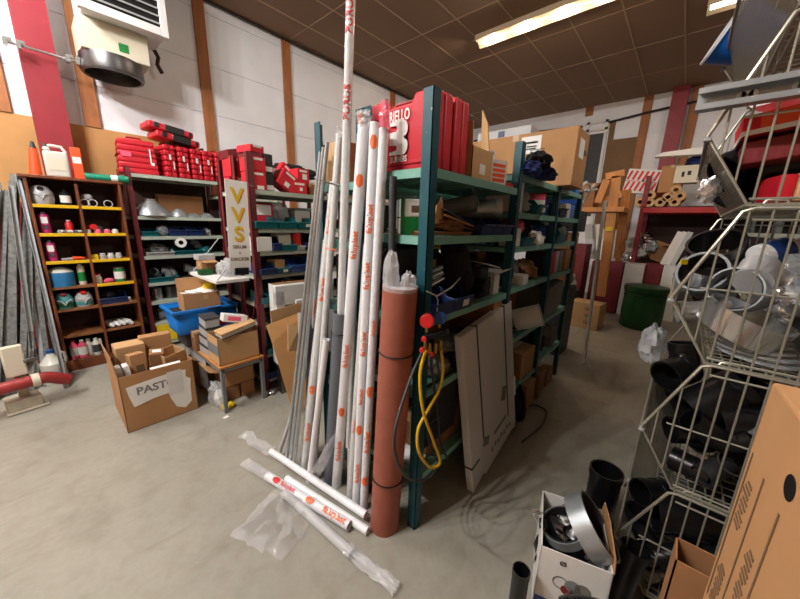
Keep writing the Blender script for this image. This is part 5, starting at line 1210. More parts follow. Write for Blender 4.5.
bin_('dark bin left of the blue and white box', 3.02, .95, z, .18, .26, .12, 'tote_dark'); filler('brown rope heap in front of the blue and white box', 3.15, .87, z, (.12, .05, .05), 'cardboard', 6, .4, 5, 'rope', 'rope'); carton('dark grey long box at the back of the far upper shelf', 3.3, 1.12, z, (.5, .12, .18), 0, 'charcoal', tape=False)
z = 1.471
carton('small white card box at the second teal post', 2.12, .88, z, (.12, .1, .12), 0, 'paper', tape=False, cat='box', name='box'); bin_('dark teal bin of pinkish parts on the middle shelf', 2.28, .95, z, .18, .26, .1, 'bin_teal'); filler('pinkish parts heaped in the dark teal bin', 2.25, .94, z + .07, (.09, .09, .07), 'pink', 7, .45, 5, 'fitting_heap', 'fittings')
filler('black cloth heap in the centre of the middle shelf', 2.5, 1.0, z, (.14, .12, .12), 'cloth_black', 8, .3, 3, 'cloth_bundle', 'cloth'); filler('white crumpled cloth at the edge of the middle shelf', 2.56, .87, z, (.12, .06, .06), 'paper', 9, .3, 3, 'cloth_bundle', 'cloth'); filler('navy bundle right of the white crumpled cloth', 2.75, .95, z, (.1, .1, .11), 'bin_navy', 5, .2, 3, 'bundle', 'bundle')
bin_('deep teal bin on the far bay middle shelf', 3.08, .95, z, .26, .26, .14); filler('grey bags heaped on the far bay middle shelf', 3.35, .95, z, (.13, .1, .1), 'grey_plastic', 6); carton('dark box at the end of the far bay middle shelf', 3.55, 1.0, z, (.16, .2, .15), 0, 'tote_dark', tape=False, cat='box', name='box')
z = 1.191
filler('black bag beside the second post at waist height', 2.15, .97, z, (.08, .1, .17), 'cloth_black', 5); t = carton('small white and brown box in the middle bay', 2.32, .88, z, (.14, .13, .07), R(6), 'box_white', tape=False, cat='box', name='box')
filler('grey parts heap behind the small white and brown box', 2.4, 1.02, z, (.14, .1, .11), 'grey_plastic', 7, .45, 5, 'fitting_heap', 'fittings'); filler('brown parts heap right of the small white and brown box', 2.62, .95, z, (.12, .1, .09), 'cardboard_dark', 9, .45, 5, 'fitting_heap', 'fittings'); carton('grey carton at the back of the middle bay', 2.5, 1.14, z, (.5, .1, .22), 0, 'grey_box')
for k, (x, mt, lb) in enumerate(((2.96, 'charcoal', 'dark upright box at the left of the far bay'), (3.08, 'red_box', 'red upright box in the far bay'), (3.19, 'grey_light', 'light grey upright box right of the red one'), (3.32, 'grey_plastic', 'grey upright box third from the red one'))): carton(lb, x, .95, z, (.1, .2, .2), 0, mt, tape=False, cat='box', name='box')
carton('brown carton at the end of the far bay shelf', 3.52, .97, z, (.2, .26, .2), 0, 'cardboard')
z = .791
t = can('white bucket lying on its side on the lower middle shelf', 2.42, .90, z + .09, .085, .2, 'box_white', 'grey_light', tilt=(R(70), 0, R(20))); m = MB(); m.cyl((0, 0, .05), (.05, 0, .06), .05, n=16); solo('spool', m, 'charcoal', 'dark spool left of the white bucket', 'spool', (2.18, .88, z))
filler('white rag hanging under the white bucket', 2.58, .86, z, (.09, .05, .06), 'paper', 3, name='rag', cat='rag'); carton('brown board box at the back of the lower middle shelf', 2.45, 1.1, z, (.6, .16, .26), 0, 'cardboard_dark'); bin_('navy bin low beside the dark spool', 2.3, .98, z, .16, .2, .08, 'bin_navy')
carton('big slanted grey box in the far bay', 3.22, .99, z + .02, (.55, .3, .27), R(2), 'grey_box', tilt=(R(3), R(-4)), tape=False)
z = .341
carton('brown carton on the low shelf of the middle bay', 2.66, .96, z, (.3, .26, .24), 0, 'cardboard'); filler('black tool bag on the low shelf beside the panel', 2.3, .93, z, (.15, .1, .12), 'cloth_black', 4); carton('dark carton at the back of the low middle shelf', 2.3, 1.1, z, (.4, .14, .3), 0, 'charcoal', tape=False)
t = thing('cable_drum', 'black cable drum with a wooden hub under the middle bay', 'drum', (2.42, .90, .0))
for x in (-.11, .11):
    m = MB(); m.cyl((x - .008, 0, .165), (x + .008, 0, .165), .16, n=26); m.build('flange', 'black_plastic', t)
m = MB(); m.cyl((-.1, 0, .165), (.1, 0, .165), .12, n=24); m.build('winding', 'dark_rubber', t); m = MB(); m.cyl((-.135, 0, .165), (.135, 0, .165), .06, n=20, inner=.5); m.build('hub', 'shelf_wood', t)
t.rotation_euler = (0, 0, R(-50))
carton('brown carton on the floor under the middle bay', 2.74, .93, .001, (.22, .26, .26), 0, 'cardboard'); carton('brown carton on the floor under the far bay', 3.05, .93, .001, (.24, .26, .24), R(4), 'cardboard_dark'); carton('smaller carton on the floor at the far bay', 3.35, .93, .001, (.2, .24, .17), 0, 'cardboard_dark')
filler('dark cloth heap on the low far shelf', 3.1, .97, .401, (.16, .12, .12), 'cloth_black', 8, .3, 3, 'cloth_bundle', 'cloth'); filler('grey bag on the low far shelf', 3.45, .95, .401, (.14, .12, .13), 'grey_box', 12)
m = MB(); m.tube(smooth_path([(2.22, .66, .008), (2.55, .62, .008), (2.78, .66, .008), (2.80, .75, .02), (2.7, .78, .05)], 7), .007, 8); solo('power_cable', m, 'black_plastic', 'black power cable trailing on the floor by the cable drum', 'cable')
# dark cartons on the rear teal rack close the view through
for k, (x, z, d, mt, lb) in enumerate(((1.55, 1.5, (.5, .26, .2), 'grey_box', 'grey carton on the rear teal rack behind the copper sheets'), (1.5, 1.13, (.6, .26, .28), 'charcoal', 'charcoal box on the rear teal rack behind the tool case'), (1.5, .62, (.7, .26, .3), 'charcoal', 'charcoal crate on the rear teal rack behind the navy box'), (1.5, .15, (.7, .26, .34), 'cardboard_dark', 'brown carton on the lowest rear teal shelf'), (2.5, 1.45, (.75, .26, .28), 'charcoal', 'charcoal carton on the rear rack behind the middle bay'), (2.5, 1.1, (.75, .26, .26), 'cardboard_dark', 'brown carton on the rear rack behind the middle bay'), (2.5, .6, (.75, .26, .35), 'charcoal', 'dark crate on the rear rack behind the white bucket'), (2.5, .15, (.75, .26, .34), 'charcoal', 'dark crate on the lowest rear shelf of the middle bay'))):
    carton(lb, x, 1.44, z + .001, d, 0, mt, tape=False)
# white pole standing at the end of the rack
m = MB(); m.tube([(4.22, .66, 0), (4.19, .72, 1.9)], .018, 10); solo('pole', m, 'white_plastic', 'thin white pole standing at the far end of the teal rack', 'pole')
# ------------------------------------------------------------------ stack of hopper-front wire baskets
XN, XF, YB = 1.5, 2.52, -.78
BH = .525
def basket(lb, z, lipw='perforated', gate=False):
    t = thing('wire_basket', lb, 'wire basket', (XN, -.13, z))
    L, B = XF - XN, YB + .13      # local: front foot at y 0, lip at y .13, back at B
    lip = .215; h = BH
    for x, nm in ((0, 'near_side'), (L, 'far_side')):
        m = MB()
        m.tube([(x, B, 0), (x, 0, 0), (x, .13, lip), (x, .005, h - .01), (x, -.02, h), (x, B, h), (x, B, 0)], .006, 8)
        m.tube([(x, 0, .018), (x, B, .018)], .004, 6); m.tube([(x, -.02, h - .035), (x, B, h - .035)], .004, 6); m.tube([(x + .004, .06, .26), (x + .004, B, .26)], .0035, 6)
        y = .09
        while y > B:
            top = h if y < -.02 else lip + (.13 - y) / .13 * (h - lip)
            bot = 0 if y < 0 else lip * y / .13
            m.tube([(x, y, bot), (x, y, top)], .0033, 6); y -= .05
        m.build(nm, 'wire', t)
    m = MB(); m.add([(0, 0, 0), (L, 0, 0), (L, .13, lip), (0, .13, lip)], [(0, 1, 2, 3)]); m.build('front_lip', lipw, t, smooth=False, uvplane=True)
    if gate:
        m = MB(); m.add([(0.02, .126, lip), (L, .126, lip), (L, .0, h - .01), (.02, .0, h - .01)], [(0, 1, 2, 3)]); m.build('front_gate', lipw, t, smooth=False, uvplane=True)
    for q in ((0, 0), (.13, lip), (-.02, h), (B, h)):
        m = MB(); m.tube([(0, q[0], q[1]), (L, q[0], q[1])], .006, 8); m.build('rail', 'wire', t)
    m = MB(); x = .05
    while x < L: m.tube([(x, 0, 0), (x, B, 0)], .0028, 5); m.tube([(x, B, 0), (x, B, h)], .0028, 5); x += .05
    y = -.05
    while y > B: m.tube([(0, y, -.003), (L, y, -.003)], .0028, 5); y -= .05
    for zz in (.13, .26, .39): m.tube([(0, B, zz), (L, B, zz)], .0028, 5)
    m.build('bottom_and_back', 'wire', t)
    for x in (0, L):
        m = MB(); m.box((x, .128, lip - .01), (.03, .02, .012)); m.build('hook', 'galv', t, bevel=.002)
        for yy in (-.06, B + .06):
            m = MB(); m.tube([(x, yy - .03, -.006), (x, yy - .02, .014), (x, yy + .02, .014), (x, yy + .03, -.006)], .0045, 6); m.build('stacking_foot', 'wire', t)
    return t
ZB = [.08, .62, 1.15, 1.685, 2.22]
basket('lowest wire basket of the stack, half behind cardboard, full of black fittings', ZB[0]); basket('second lowest wire basket of the stack, full of black pipe fittings', ZB[1])
basket('middle wire basket of the stack, holding shiny steel duct parts', ZB[2], 'perforated'); basket('second highest wire basket, holding red cartons and black tubes', ZB[3], 'perforated_dense')
basket('topmost wire basket of the stack, cut by the top edge', ZB[4], 'perforated_dense')
m = MB(); m.bb((XN + .02, YB + .02, 0), (XF - .02, -.14, .072)); solo('pallet', m, 'charcoal', 'dark low pallet under the stack of wire baskets', 'pallet', bevel=.005)
# galvanised mounting channel across the stack
t = thing('mounting_channel', 'galvanised slotted mounting channel lying across the wire baskets', 'channel', (1.47, .045, 1.972))
m = MB(); X = Matrix(((0, 0, 0, 0), (0, 0, -1, 0), (0, 0, 0, 0), (0, 0, 0, 1)))
prof = [(-.022, 0), (.02, 0), (.02, .062), (-.022, .062), (-.022, .046), (-.016, .046), (-.016, .056), (.014, .056), (.014, .006), (-.016, .006), (-.016, .016), (-.022, .016)]
Xc = Matrix(((1, 0, 0, 0), (0, 0, -1, 0), (0, 1, 0, 0), (0, 0, 0, 1)))
m.prism(prof, .82, Xc); m.build('rail', 'galv', t, smooth=False)
for k in range(7):
    m = MB(); m.cyl((.0135, -.10 - .11 * k, .031), (.0125, -.10 - .11 * k, .031), .011, n=14); m.cyl((.0135, -.125 - .11 * k, .031), (.0125, -.125 - .11 * k, .031), .011, n=14); m.box((.013, -.1125 - .11 * k, .031), (.001, .025, .022)); m.build('slot', 'box_white', t, smooth=False)
# ------------------------------------------------------------------ contents: lowest two baskets, black plastic fittings
def bp(lb, px, py, X, axis, r, ln, bend=0, mt='black_pipe', cmt=None, **k):
    c = at(px, py, X=X); a = Vector(axis).normalized()
    if bend:
        w = Vector((0, 0, 1)) if abs(a.z) < .8 else Vector((0, 1, 0)); w = (w - a * w.dot(a)).normalized()
        pts = [c - a * ln] + arc(c + w * ln * .9, ln * .9, -PI / 2, -PI / 2 + bend, a, w, 7)
    else: pts = [c - a * ln / 2, c + a * ln / 2]
    return duct(lb, pts, r, mt, cmt=cmt, **k)
rng = random.Random(11)
bp('black pipe elbow with a round mouth at the front of the second lowest basket', 676, 372, 1.78, (-.8, .5, -.2), .062, .12, 0); bp('black elbow standing upright behind the round mouth in the basket', 684, 356, 1.9, (.1, .2, 1), .055, .12, 0)
bp('large glossy black pipe body in the centre of the second lowest basket', 715, 402, 1.74, (.4, -.6, .5), .085, .2, 0); bp('black branch pipe pointing left in the second lowest basket', 690, 430, 1.66, (-.5, .8, -.1), .05, .14, 0)
bp('black bend with bright edge in the second lowest basket', 714, 436, 1.62, (.3, -.7, -.5), .045, .1, 1.2); bp('black ring mouth low at right in the second lowest basket', 736, 462, 1.64, (-.8, .1, .5), .05, .08, 0)
bp('black pipe piece at the right end of the second lowest basket', 755, 420, 1.72, (.2, -.9, .3), .07, .2, 0); bp('black socket lying on the floor of the second lowest basket', 690, 466, 1.62, (.2, .9, 0), .045, .12, 0); bp('ribbed black hose end beside the black socket', 714, 470, 1.60, (.7, -.5, .3), .038, .12, 0, 'dark_rubber')
bp('black elbow at the back of the second lowest basket', 740, 390, 2.0, (.1, .6, .6), .075, .12, 1.2); bp('far black elbow at the back end of the second lowest basket', 672, 405, 2.25, (.2, .6, .6), .06, .1, 1.2); bp('grey black pipe across the back of the second lowest basket', 728, 430, 1.95, (.6, -.7, .1), .08, .3, 0)
filler('heap of black fittings filling the second lowest basket', 1.98, -.48, ZB[1] + .005, (.42, .24, .24), 'black_pipe', 5, .3, 4, 'fitting_heap', 'fittings', n=40, k=20)
bp('black pipe mouth facing out of the lowest basket', 651, 492, 1.72, (-.7, .6, .1), .055, .12, 0); bp('fat black pipe lying across the lowest basket', 690, 518, 1.74, (.3, -.9, .1), .085, .26, 0); bp('black elbow at the front of the lowest basket', 640, 528, 1.70, (.3, .6, .5), .045, .08, 1.2)
bp('dark ring of hose in the lowest basket', 648, 556, 1.60, (-.6, .3, .7), .055, .06, 0); bp('black branch piece behind the cardboard flap in the lowest basket', 672, 556, 1.62, (.3, -.7, .4), .05, .12, 0); filler('heap of black fittings filling the lowest basket', 1.98, -.48, ZB[0] + .005, (.42, .24, .24), 'black_pipe', 8, .3, 4, 'fitting_heap', 'fittings', n=40, k=20)
filler('clear bag of small parts at the corner of the lowest basket', 1.60, -.14, ZB[0] + .01, (.05, .05, .05), 'film_grey', 4)
# contents: middle basket, chrome ducts
t = bp('chrome duct stub pointing left out of the middle basket', 702, 311, 1.68, (.25, -.75, .15), .04, .15, 0, 'steel', inner=.93)
t = thing('pipe_clamp_ring', 'wide bright steel clamp ring with a bolt flange in the middle basket', 'clamp ring', at(742, 322, X=1.63), (R(22), R(-12), R(10)))
m = MB(); m.lathe([(.118, -.04), (.12, -.042), (.12, .042), (.114, .042), (.114, -.04)], 36, closed=True); m.build('band', 'steel', t)
m = MB(); m.box((.035, -.135, 0), (.012, .05, .07)); m.box((.06, -.135, 0), (.012, .05, .07)); m.cyl((.02, -.14, 0), (.08, -.14, 0), .008, n=10); m.build('bolt_flange', 'steel', t, bevel=.002)
bp('steel duct with a dark mouth behind the clamp ring', 742, 290, 1.72, (-.75, .35, .1), .075, .12, 0, 'galv', inner=.94); bp('black duct mouth with bright rim at the front of the middle basket', 706, 276, 1.80, (-.7, .3, .35), .08, .1, 0, 'black_pipe', 'grey_plastic')
bp('black flanged duct behind the bright rimmed one', 716, 252, 1.92, (-.5, .2, .7), .09, .1, 0, 'black_pipe', 'steel_dark')
for k in range(4):
    m = MB(); m.lathe([(.075, -.0035), (.11, -.0035), (.11, .0035), (.075, .0035)], 30, closed=True)
    solo('clear_ring', m, 'film_grey', ('lowest', 'second lowest', 'second highest', 'topmost')[k] + ' clear plastic ring stacked on the middle basket floor', 'ring', (1.66 + .006 * k, -.27 + .01 * k, ZB[2] + .022 + .02 * k), (R(4), 0, 0))
filler('grey plastic bag over the ducts at the right of the middle basket', 1.85, -.40, ZB[2] + .16, (.2, .16, .13), 'film_grey', 3); carton('grey box at the right end of the middle basket', 1.66, -.48, ZB[2] + .012, (.12, .1, .2), 0, 'grey_box', tape=False, cat='box', name='box')
bottle('white bottle with a blue label lying in the middle basket', 1.82, -.22, ZB[2] + .36, .045, .16, 'white_plastic', 'white_plastic', .5, .7, 'bin_blue', tilt=(R(70), 0, R(40)))
m = MB(); m.cyl((0, 0, 0), (.08, -.02, .05), .055, n=22); solo('round_cover', m, 'can_grey', 'white round cap beside the steel duct mouth in the middle basket', 'cap', at(752, 282, X=1.68))
filler('torn clear bag hanging out of the far end of the middle basket', 2.36, -.05, ZB[2] + .14, (.12, .06, .10), 'film_grey', 9); filler('clear bag draped over the front corner between middle and lower basket', 1.95, .03, ZB[1] + .36, (.10, .05, .10), 'film_grey', 12)
filler('grey wrapped ducts lying behind in the middle basket', 2.08, -.5, ZB[2] + .012, (.38, .22, .21), 'foil', 14, .3, 3, 'duct_heap', 'ducts', n=36, k=18)
m = MB(); m.box((0, 0, 0), (.004, .03, .02), (0, 0, R(45))); solo('warning_tag', m, 'yellow', 'small yellow tag on the torn bag in the middle basket', 'tag', at(684, 262, X=1.78))
for k in range(4):
    m = MB(); blob(m, (0, 0, 0), (.018, .016, .018), .3, 3, k, 12, 8, False); solo('wing_bolt', m, 'steel', ('shiny wing bolt uppermost right of the clamp ring', 'shiny wing bolt second from top right of the clamp ring', 'shiny bolt just above the clamp flange', 'shiny bolt lowest beside the clamp flange')[k], 'bolt', at(778 + (k % 2) * 6, 292 + 9 * k, X=1.6))
# second highest basket
bp('black tube slanting across the second highest basket', 768, 152, 1.85, (.5, -.7, .55), .07, .3, 0); bp('second black tube behind the slanting one', 762, 172, 2.1, (.5, -.7, .5), .08, .3, 0); bp('glossy black pipe end deep in the second highest basket', 780, 165, 1.85, (.3, -.9, .2), .11, .2, 0)
carton('yellowish carton with a red front in the second highest basket', 1.62, -.36, ZB[3] + .012, (.16, .27, .085), R(2), 'cardboard_pale', tape=False); m = MB(); m.bb((-.07, -.018, 0), (.07, .018, .08)); solo('carton', m, 'red_box', 'small red carton beside the yellowish one in the basket', 'carton', (1.62, -.195, ZB[3] + .012), R(12), bevel=.003)
t = carton('red and white carton lying behind the mounting channel', 1.66, -.24, ZB[3] + .235, (.22, .32, .06), 0, 'red_box', tape=False, tilt=(R(-8), 0)); m = MB(); m.bb((-.1115, -.161, -.0), (.1115, .161, .014)); m.build('white_edge', 'box_white', t, smooth=False); m = MB(); m.bb((-.1118, .02, .015), (-.111, .12, .058)); m.build('print_band', 'orange', t, smooth=False)
carton('dark red carton under the red and white one', 1.70, -.26, ZB[3] + .155, (.22, .32, .07), 0, 'darkred_box', tape=False, tilt=(R(-8), 0)); filler('white packaging scraps above the mounting channel', 1.66, -.22, ZB[3] + .31, (.06, .12, .04), 'box_white', 5, name='paper', cat='paper')
m = MB(); blob(m, (0, 0, 0), (.012, .03, .045), .2, 4, 6, 18, 12, False); solo('plastic_scrap', m, 'foil', 'crinkled silver foil scrap on the lip of the second highest basket', 'foil', at(709, 190, X=1.70)); filler('foam wrapped parts heap in the second highest basket', 2.05, -.52, ZB[3] + .012, (.40, .2, .2), 'cloth_black', 7, n=30, k=16)
filler('rolled grey fins stacked in the topmost basket', 1.85, -.42, ZB[4] + .012, (.3, .22, .12), 'charcoal', 5, name='fin_heap', cat='fins')
ax = (Vector((-.656, .755, 0)) * .84 + Vector((0, 0, .55)) + fw * .45).normalized(); u_, w_ = frame(ax)
Xt = Matrix((u_, w_, ax)).transposed().to_4x4()
t = thing('plastic_tub', 'bright blue plastic tub sticking out over the topmost basket lip', 'tub', at(725, 31, X=2.35), Xt.to_3x3())
m = MB(); m.lathe([(0, -.18), (.095, -.18), (.132, -.0), (.126, 0), (.09, -.17), (0, -.17)], 30); m.build('tub', 'blue_plastic', t); m = MB(); m.lathe([(.126, -.004), (.137, -.004), (.137, .006), (.126, .006)], 30, closed=True); m.build('rim', 'white_plastic', t)
filler('grey bundle of sheets peeking out at the far end of the basket stack', 2.56, -.1, ZB[2] + .1, (.05, .1, .12), 'grey_plastic', 3, name='bundle', cat='bundle')
# ------------------------------------------------------------------ foreground cartons
t = carton('tall brown carton in the right foreground with printed handling marks', .60, -.388, .001, (.60, .40, 1.325), R(3), 'cardboard', tape=False)
d = (.60, .40, 1.325)
Xf = lambda u, v: TR((u, .2014, v), (PI / 2, 0, PI))
m = MB(); m.cyl((.10, .2010, 1.23), (.10, .2016, 1.23), .02, n=18); m.build('hand_hole', 'black_plastic', t, smooth=False)
for u0, v0, n, ln in ((.24, 1.13, 9, .045), (.235, .93, 12, .05), (.14, 1.06, 10, .04), (.15, .86, 8, .05)):
    for k in range(n):
        m = MB(); m.box((u0 + .004 * (k % 3), .2012, v0 - .012 * k), (ln * (.6 + .4 * ((k * 7) % 5) / 5), .001, .005)); m.build('printed_text', 'ink_soft', t, smooth=False)
for u in (.275, .19, .10):
    m = MB(); m.bb((u, .2008, .82), (u + .005, .2016, 1.18)); m.build('print_line', 'ink_soft', t, smooth=False)
carton('narrow dark open carton standing between the tall carton and the wire baskets', 1.05, -.31, .001, (.09, .36, .74), 0, 'cardboard_dark', open_=True)
# ------------------------------------------------------------------ white carton of fittings on the floor
P0, P1, P2, P3 = at(541, 546, Z=.36), at(612, 574, Z=.36), at(603, 511, Z=.36), at(543, 490, Z=.36)
cx = (P0 + P1 + P2 + P3) / 4; ang = math.atan2((P1 - P0).y, (P1 - P0).x)
w_ = ((P1 - P0).length + (P2 - P3).length) / 2; d_ = ((P3 - P0).length + (P2 - P1).length) / 2
t = carton('white printed carton on the floor heaped with clamps and fittings', cx.x, cx.y, .001, (w_, d_, .36), ang, 'box_white', open_=True, tape=False)
m = MB(); m.prism([(-d_ / 2, 0), (d_ / 2, 0), (d_ / 2 - .02, .06), (.02, .075), (-d_ / 2 + .02, .05)], .004, TR((w_ / 2, 0, .36), Euler((PI / 2, 0, PI / 2)).to_matrix())); m.build('flap', 'cardboard', t, smooth=False)
dd = (w_, d_, .36)
m = MB(); m.box((0, 0, 0), (w_ * .98, .11, .001), None, 1, side_X(dd, 'F', 0, .16)); m.build('blue_band', 'bin_blue', t, smooth=False)
for k in range(4):
    m = MB(); m.cyl((0, 0, 0), (0, 0, .0015), .022 + .006 * (k % 2), n=14); m.v = [tuple(side_X(dd, 'F', -.1 + .14 * k, .55 + .08 * (k % 2)) @ Vector(p)) for p in m.v]; m.build('printed_picture', ('darkred_box', 'grey_plastic', 'charcoal', 'grey_box')[k], t, smooth=False)
side_text(t, dd, 'F', -.32, .88, 'Ø', .03, 'ink')
m = MB(); m.lathe([(.026, 0), (.029, 0), (.029, .001), (.026, .001)], 20, side_X(dd, 'F', -.3, .62), closed=True); m.build('print_mark', 'ink', t, smooth=False)
ax = (r2 * .72 + Vector((0, 0, .55)) - fw * .25).normalized(); u_, w_ring = frame(ax)
t = thing('pipe_clamp_ring', 'wide grey steel clamp ring with black rubber leaning in the white carton', 'clamp ring', at(591, 527, Z=.40), Matrix((u_, w_ring, ax)).transposed())
m = MB(); m.lathe([(.122, -.035), (.125, -.037), (.125, .037), (.118, .037), (.118, -.035)], 40, closed=True); m.build('band', 'galv', t); m = MB(); m.lathe([(.1175, -.036), (.1175, .036), (.108, .036), (.108, -.036)], 40, closed=True); m.build('rubber', 'dark_rubber', t); m = MB(); m.box((0, -.14, 0), (.05, .03, .05)); m.cyl((-.04, -.14, 0), (.04, -.14, 0), .007, n=10); m.build('bolt', 'steel', t, bevel=.003)
t = thing('pipe_clamp_ring', 'clamp ring lying flat along the left side of the white carton', 'clamp ring', (cx.x - .02, cx.y + .03, .35), (R(-20), R(-12), 0))
m = MB(); m.lathe([(.088, -.02), (.092, -.02), (.092, .02), (.088, .02)], 40, closed=True); m.build('band', 'galv', t); m = MB(); m.lathe([(.087, -.02), (.087, .02), (.08, .02), (.08, -.02)], 40, closed=True); m.build('rubber', 'dark_rubber', t)
for k in range(9):
    a = k * 2.4; rr = .018 + .011 * k
    m = MB(); m.cyl((0, 0, 0), (.03 * math.cos(a * 1.7), .03 * math.sin(a * 1.7), .025), .02, n=14, inner=.7); m.box((.02, 0, .012), (.018, .018, .024))
    solo('hose_clamp', m, 'chrome' if k % 3 else 'black_pipe', 'small shiny clamp in the heap inside the white carton', 'clamp', (cx.x + rr * math.cos(a), cx.y + .03 + rr * math.sin(a), .335), (R(20 * k), R(15 * k), 0), 'small clamps in the white carton')
filler('black parts filling the white carton beneath the clamps', cx.x, cx.y, .02, (w_ * .44, d_ * .42, .215), 'black_pipe', 3, .15, 3, 'fitting_heap', 'fittings')
m = MB(); m.tube(smooth_path([(0, 0, 0), (.01, .02, .02), (.03, -.01, .03), (.0, .03, .045), (.02, .0, .05)], 5), .004, 6); solo('screw_chain', m, 'steel', 'small coil of shiny chain at the left corner of the white carton', 'chain', at(537, 522, Z=.33))
# black pipes standing around the white carton
t = duct('tall black pipe standing behind the white carton', [(1.86, .10, .0), (1.86, .10, .33)], .075, 'black_pipe')
duct('black pipe elbow lying between the white carton and the standing pipe', [(1.72, .22, .10), (1.62, .12, .25)], .05, 'black_pipe'); duct('black pipe leaning beneath the baskets right of the white carton', [(1.42, -.04, .02), (1.47, -.07, .3)], .05, 'black_pipe')
duct('black pipe bend in front of the white carton at the bottom edge', arc((1.08, .02, .20), .09, .2, 2.4, (.5, -.85, 0), (0, 0, 1), 8), .052, 'black_pipe'); duct('small black pipe stub at the bottom left of the white carton', [(1.08, .26, .0), (1.08, .26, .27)], .032, 'black_pipe')
m = MB(); m.box((0, 0, 0), (.06, .004, .05)); solo('paper_tag', m, 'paper', 'white tag sticking out between black pipe and baskets', 'tag', at(630, 484, X=1.9), (0, R(25), R(-40)))
# ------------------------------------------------------------------ back of the hall
t = thing('red_rack', 'red beamed pallet rack along the back wall', 'rack', (7.9, -1.2, 0))
for y in (1.9, -.9):
    for x in (0, .9):
        m = MB(); m.bb((x - .04, y - .04, 0), (x + .04, y + .04, 2.6)); m.build('post', 'darkred_box', t, bevel=.004)
for z in (.95, 2.02):
    for x in (-.02, .92):
        m = MB(); m.bb((x - .03, -.9, z - .1), (x + .03, 1.9, z)); m.build('beam', 'red_shelf', t, bevel=.004)
    m = MB(); m.bb((-.04, -.9, z), (.94, 1.9, z + .02)); m.build('deck', 'cabinet_back', t, smooth=False)
m = MB(); m.bb((.93, -.9, .1), (.96, 1.9, 1.95)); m.build('back_panel', 'cabinet_back', t, smooth=False)
def Wd(px, py, X): return at(px, py, X=X)
# things on the upper deck
c = Wd(640, 176, 7.95)
t = carton('white carton with diagonal red stripes tilted on the red rack', c.x + .1, c.y, 2.30, (.12, .52, .44), 0, 'box_white', tape=False, tilt=(R(8), 0)); dd = (.12, .52, .44)
for k in range(6):
    for v in (.28, .74):
        m = MB(); m.box((0, 0, 0), (.04, .17, .001), (0, 0, R(-14)), 1, side_X(dd, 'L', -.82 + .33 * k, v)); m.build('stripe', 'red_box', t, smooth=False)
m = MB(); m.box((0, 0, 0), (.5, .012, .0012), None, 1, side_X(dd, 'L', 0, .5)); m.build('stripe', 'red_box', t, smooth=False); m = MB(); m.box((0, 0, 0), (.04, .04, .0014), None, 1, side_X(dd, 'L', .1, .55)); m.build('hand_hole', 'black_plastic', t, smooth=False)
for k, (px, py) in enumerate(((640, 202), (649, 203), (650, 195), (668, 197), (674, 204), (680, 196), (660, 203), (676, 190))):
    c = Wd(px, py, 7.9); roll(('leftmost tan roll end under the striped carton', 'lower tan roll second from left under the striped carton', 'upper tan roll end under the striped carton', 'tan roll end in the middle of the red rack', 'lower right tan roll end on the red rack', 'upper right tan roll end on the red rack', 'tan roll between the left pair and the right ones', 'topmost tan roll end at right on the red rack')[k], (c.x, c.y, max(c.z, 2.115)), (c.x + .7, c.y, max(c.z, 2.115)), .085, 'cardboard_pale', .45, 'cardboard_dark')
c = Wd(670, 180, 7.95); carton('plain brown carton right of the striped carton on the red rack', c.x + .2, c.y, 2.30, (.3, .32, .48), 0, 'cardboard'); c = Wd(684, 173, 7.9); carton('pale box with dark marks at the right on the red rack', c.x + .2, c.y - .04, 2.45, (.3, .34, .3), 0, 'beige', tape=False, lab=[('L', -.3, .5, .04, .09, 'ink'), ('L', .2, .55, .05, .07, 'ink')])
filler('blue cloth lying on the pale box at the back', 8.1, c.y - .18, 2.76, (.2, .2, .1), 'cloth_blue', 4, name='cloth_bundle', cat='cloth'); m = MB(); m.prism([(0, 0), (.8, -.03), (.8, .1), (.1, .06)], .2, TR((7.9, c.y + .45, 2.9), Euler((PI / 2, 0, -PI / 2)).to_matrix())); solo('paper_sheet', m, 'paper', 'white sheet sticking out flat high on the back rack', 'sheet')
# things on and below the middle deck
for k, (px, py, r, mt, lb) in enumerate(((628, 258, .09, 'steel', 'steel pot leftmost on the lower red beam'), (633, 243, .10, 'galv', 'crumpled steel duct above the leftmost pot'), (646, 238, .1, 'chrome', 'shiny steel elbow at the top of the metal heap'), (640, 252, .1, 'grey_light', 'pale grey duct in the middle of the metal heap'), (650, 247, .11, 'galv', 'grey square duct piece right in the metal heap'))):
    c = Wd(px, py, 7.95); filler(lb, c.x + .1, c.y, max(.971, c.z - .1), (r * 1.3, r * 1.3, r * 1.2), mt, 3 + k, .2, 3, 'duct_part', 'duct part')
c = Wd(652, 242, 7.9); carton('tilted open brown carton right of the metal heap', c.x + .3, c.y - .1, 1.05, (.3, .3, .3), R(20), 'cardboard', open_=True, flaps='L', tilt=(R(20), R(-20)))
carton('tall narrow red patterned carton left, standing below the lower beam', 7.45, 1.03, .001, (.35, .52, .98), 0, 'darkred_box', tape=False); carton('tall white carton right of the red patterned one', 7.45, .60, .001, (.35, .30, .98), R(0), 'box_white', tape=False)
carton('second red patterned carton behind the white one', 7.6, .32, .001, (.35, .24, 1.0), 0, 'darkred_box', tape=False); carton('pale pink white carton at the right behind the green barrel', 7.55, .05, .001, (.35, .28, 1.0), 0, 'box_white', tape=False)
for k in range(3):
    p = Wd(664 + 5 * k, 255, 7.4); m = MB(); m.bb((-.01, -.04, 0), (.01, .04, .62)); solo('profile_strip', m, ('box_white', 'box_white', 'grey_light')[k], ('left white strip propped behind the green barrel', 'middle white strip propped behind the green barrel', 'right grey strip propped behind the green barrel')[k], 'strip', (7.50, p.y, 1.003), (R(14), R(14), 0), bevel=.003)
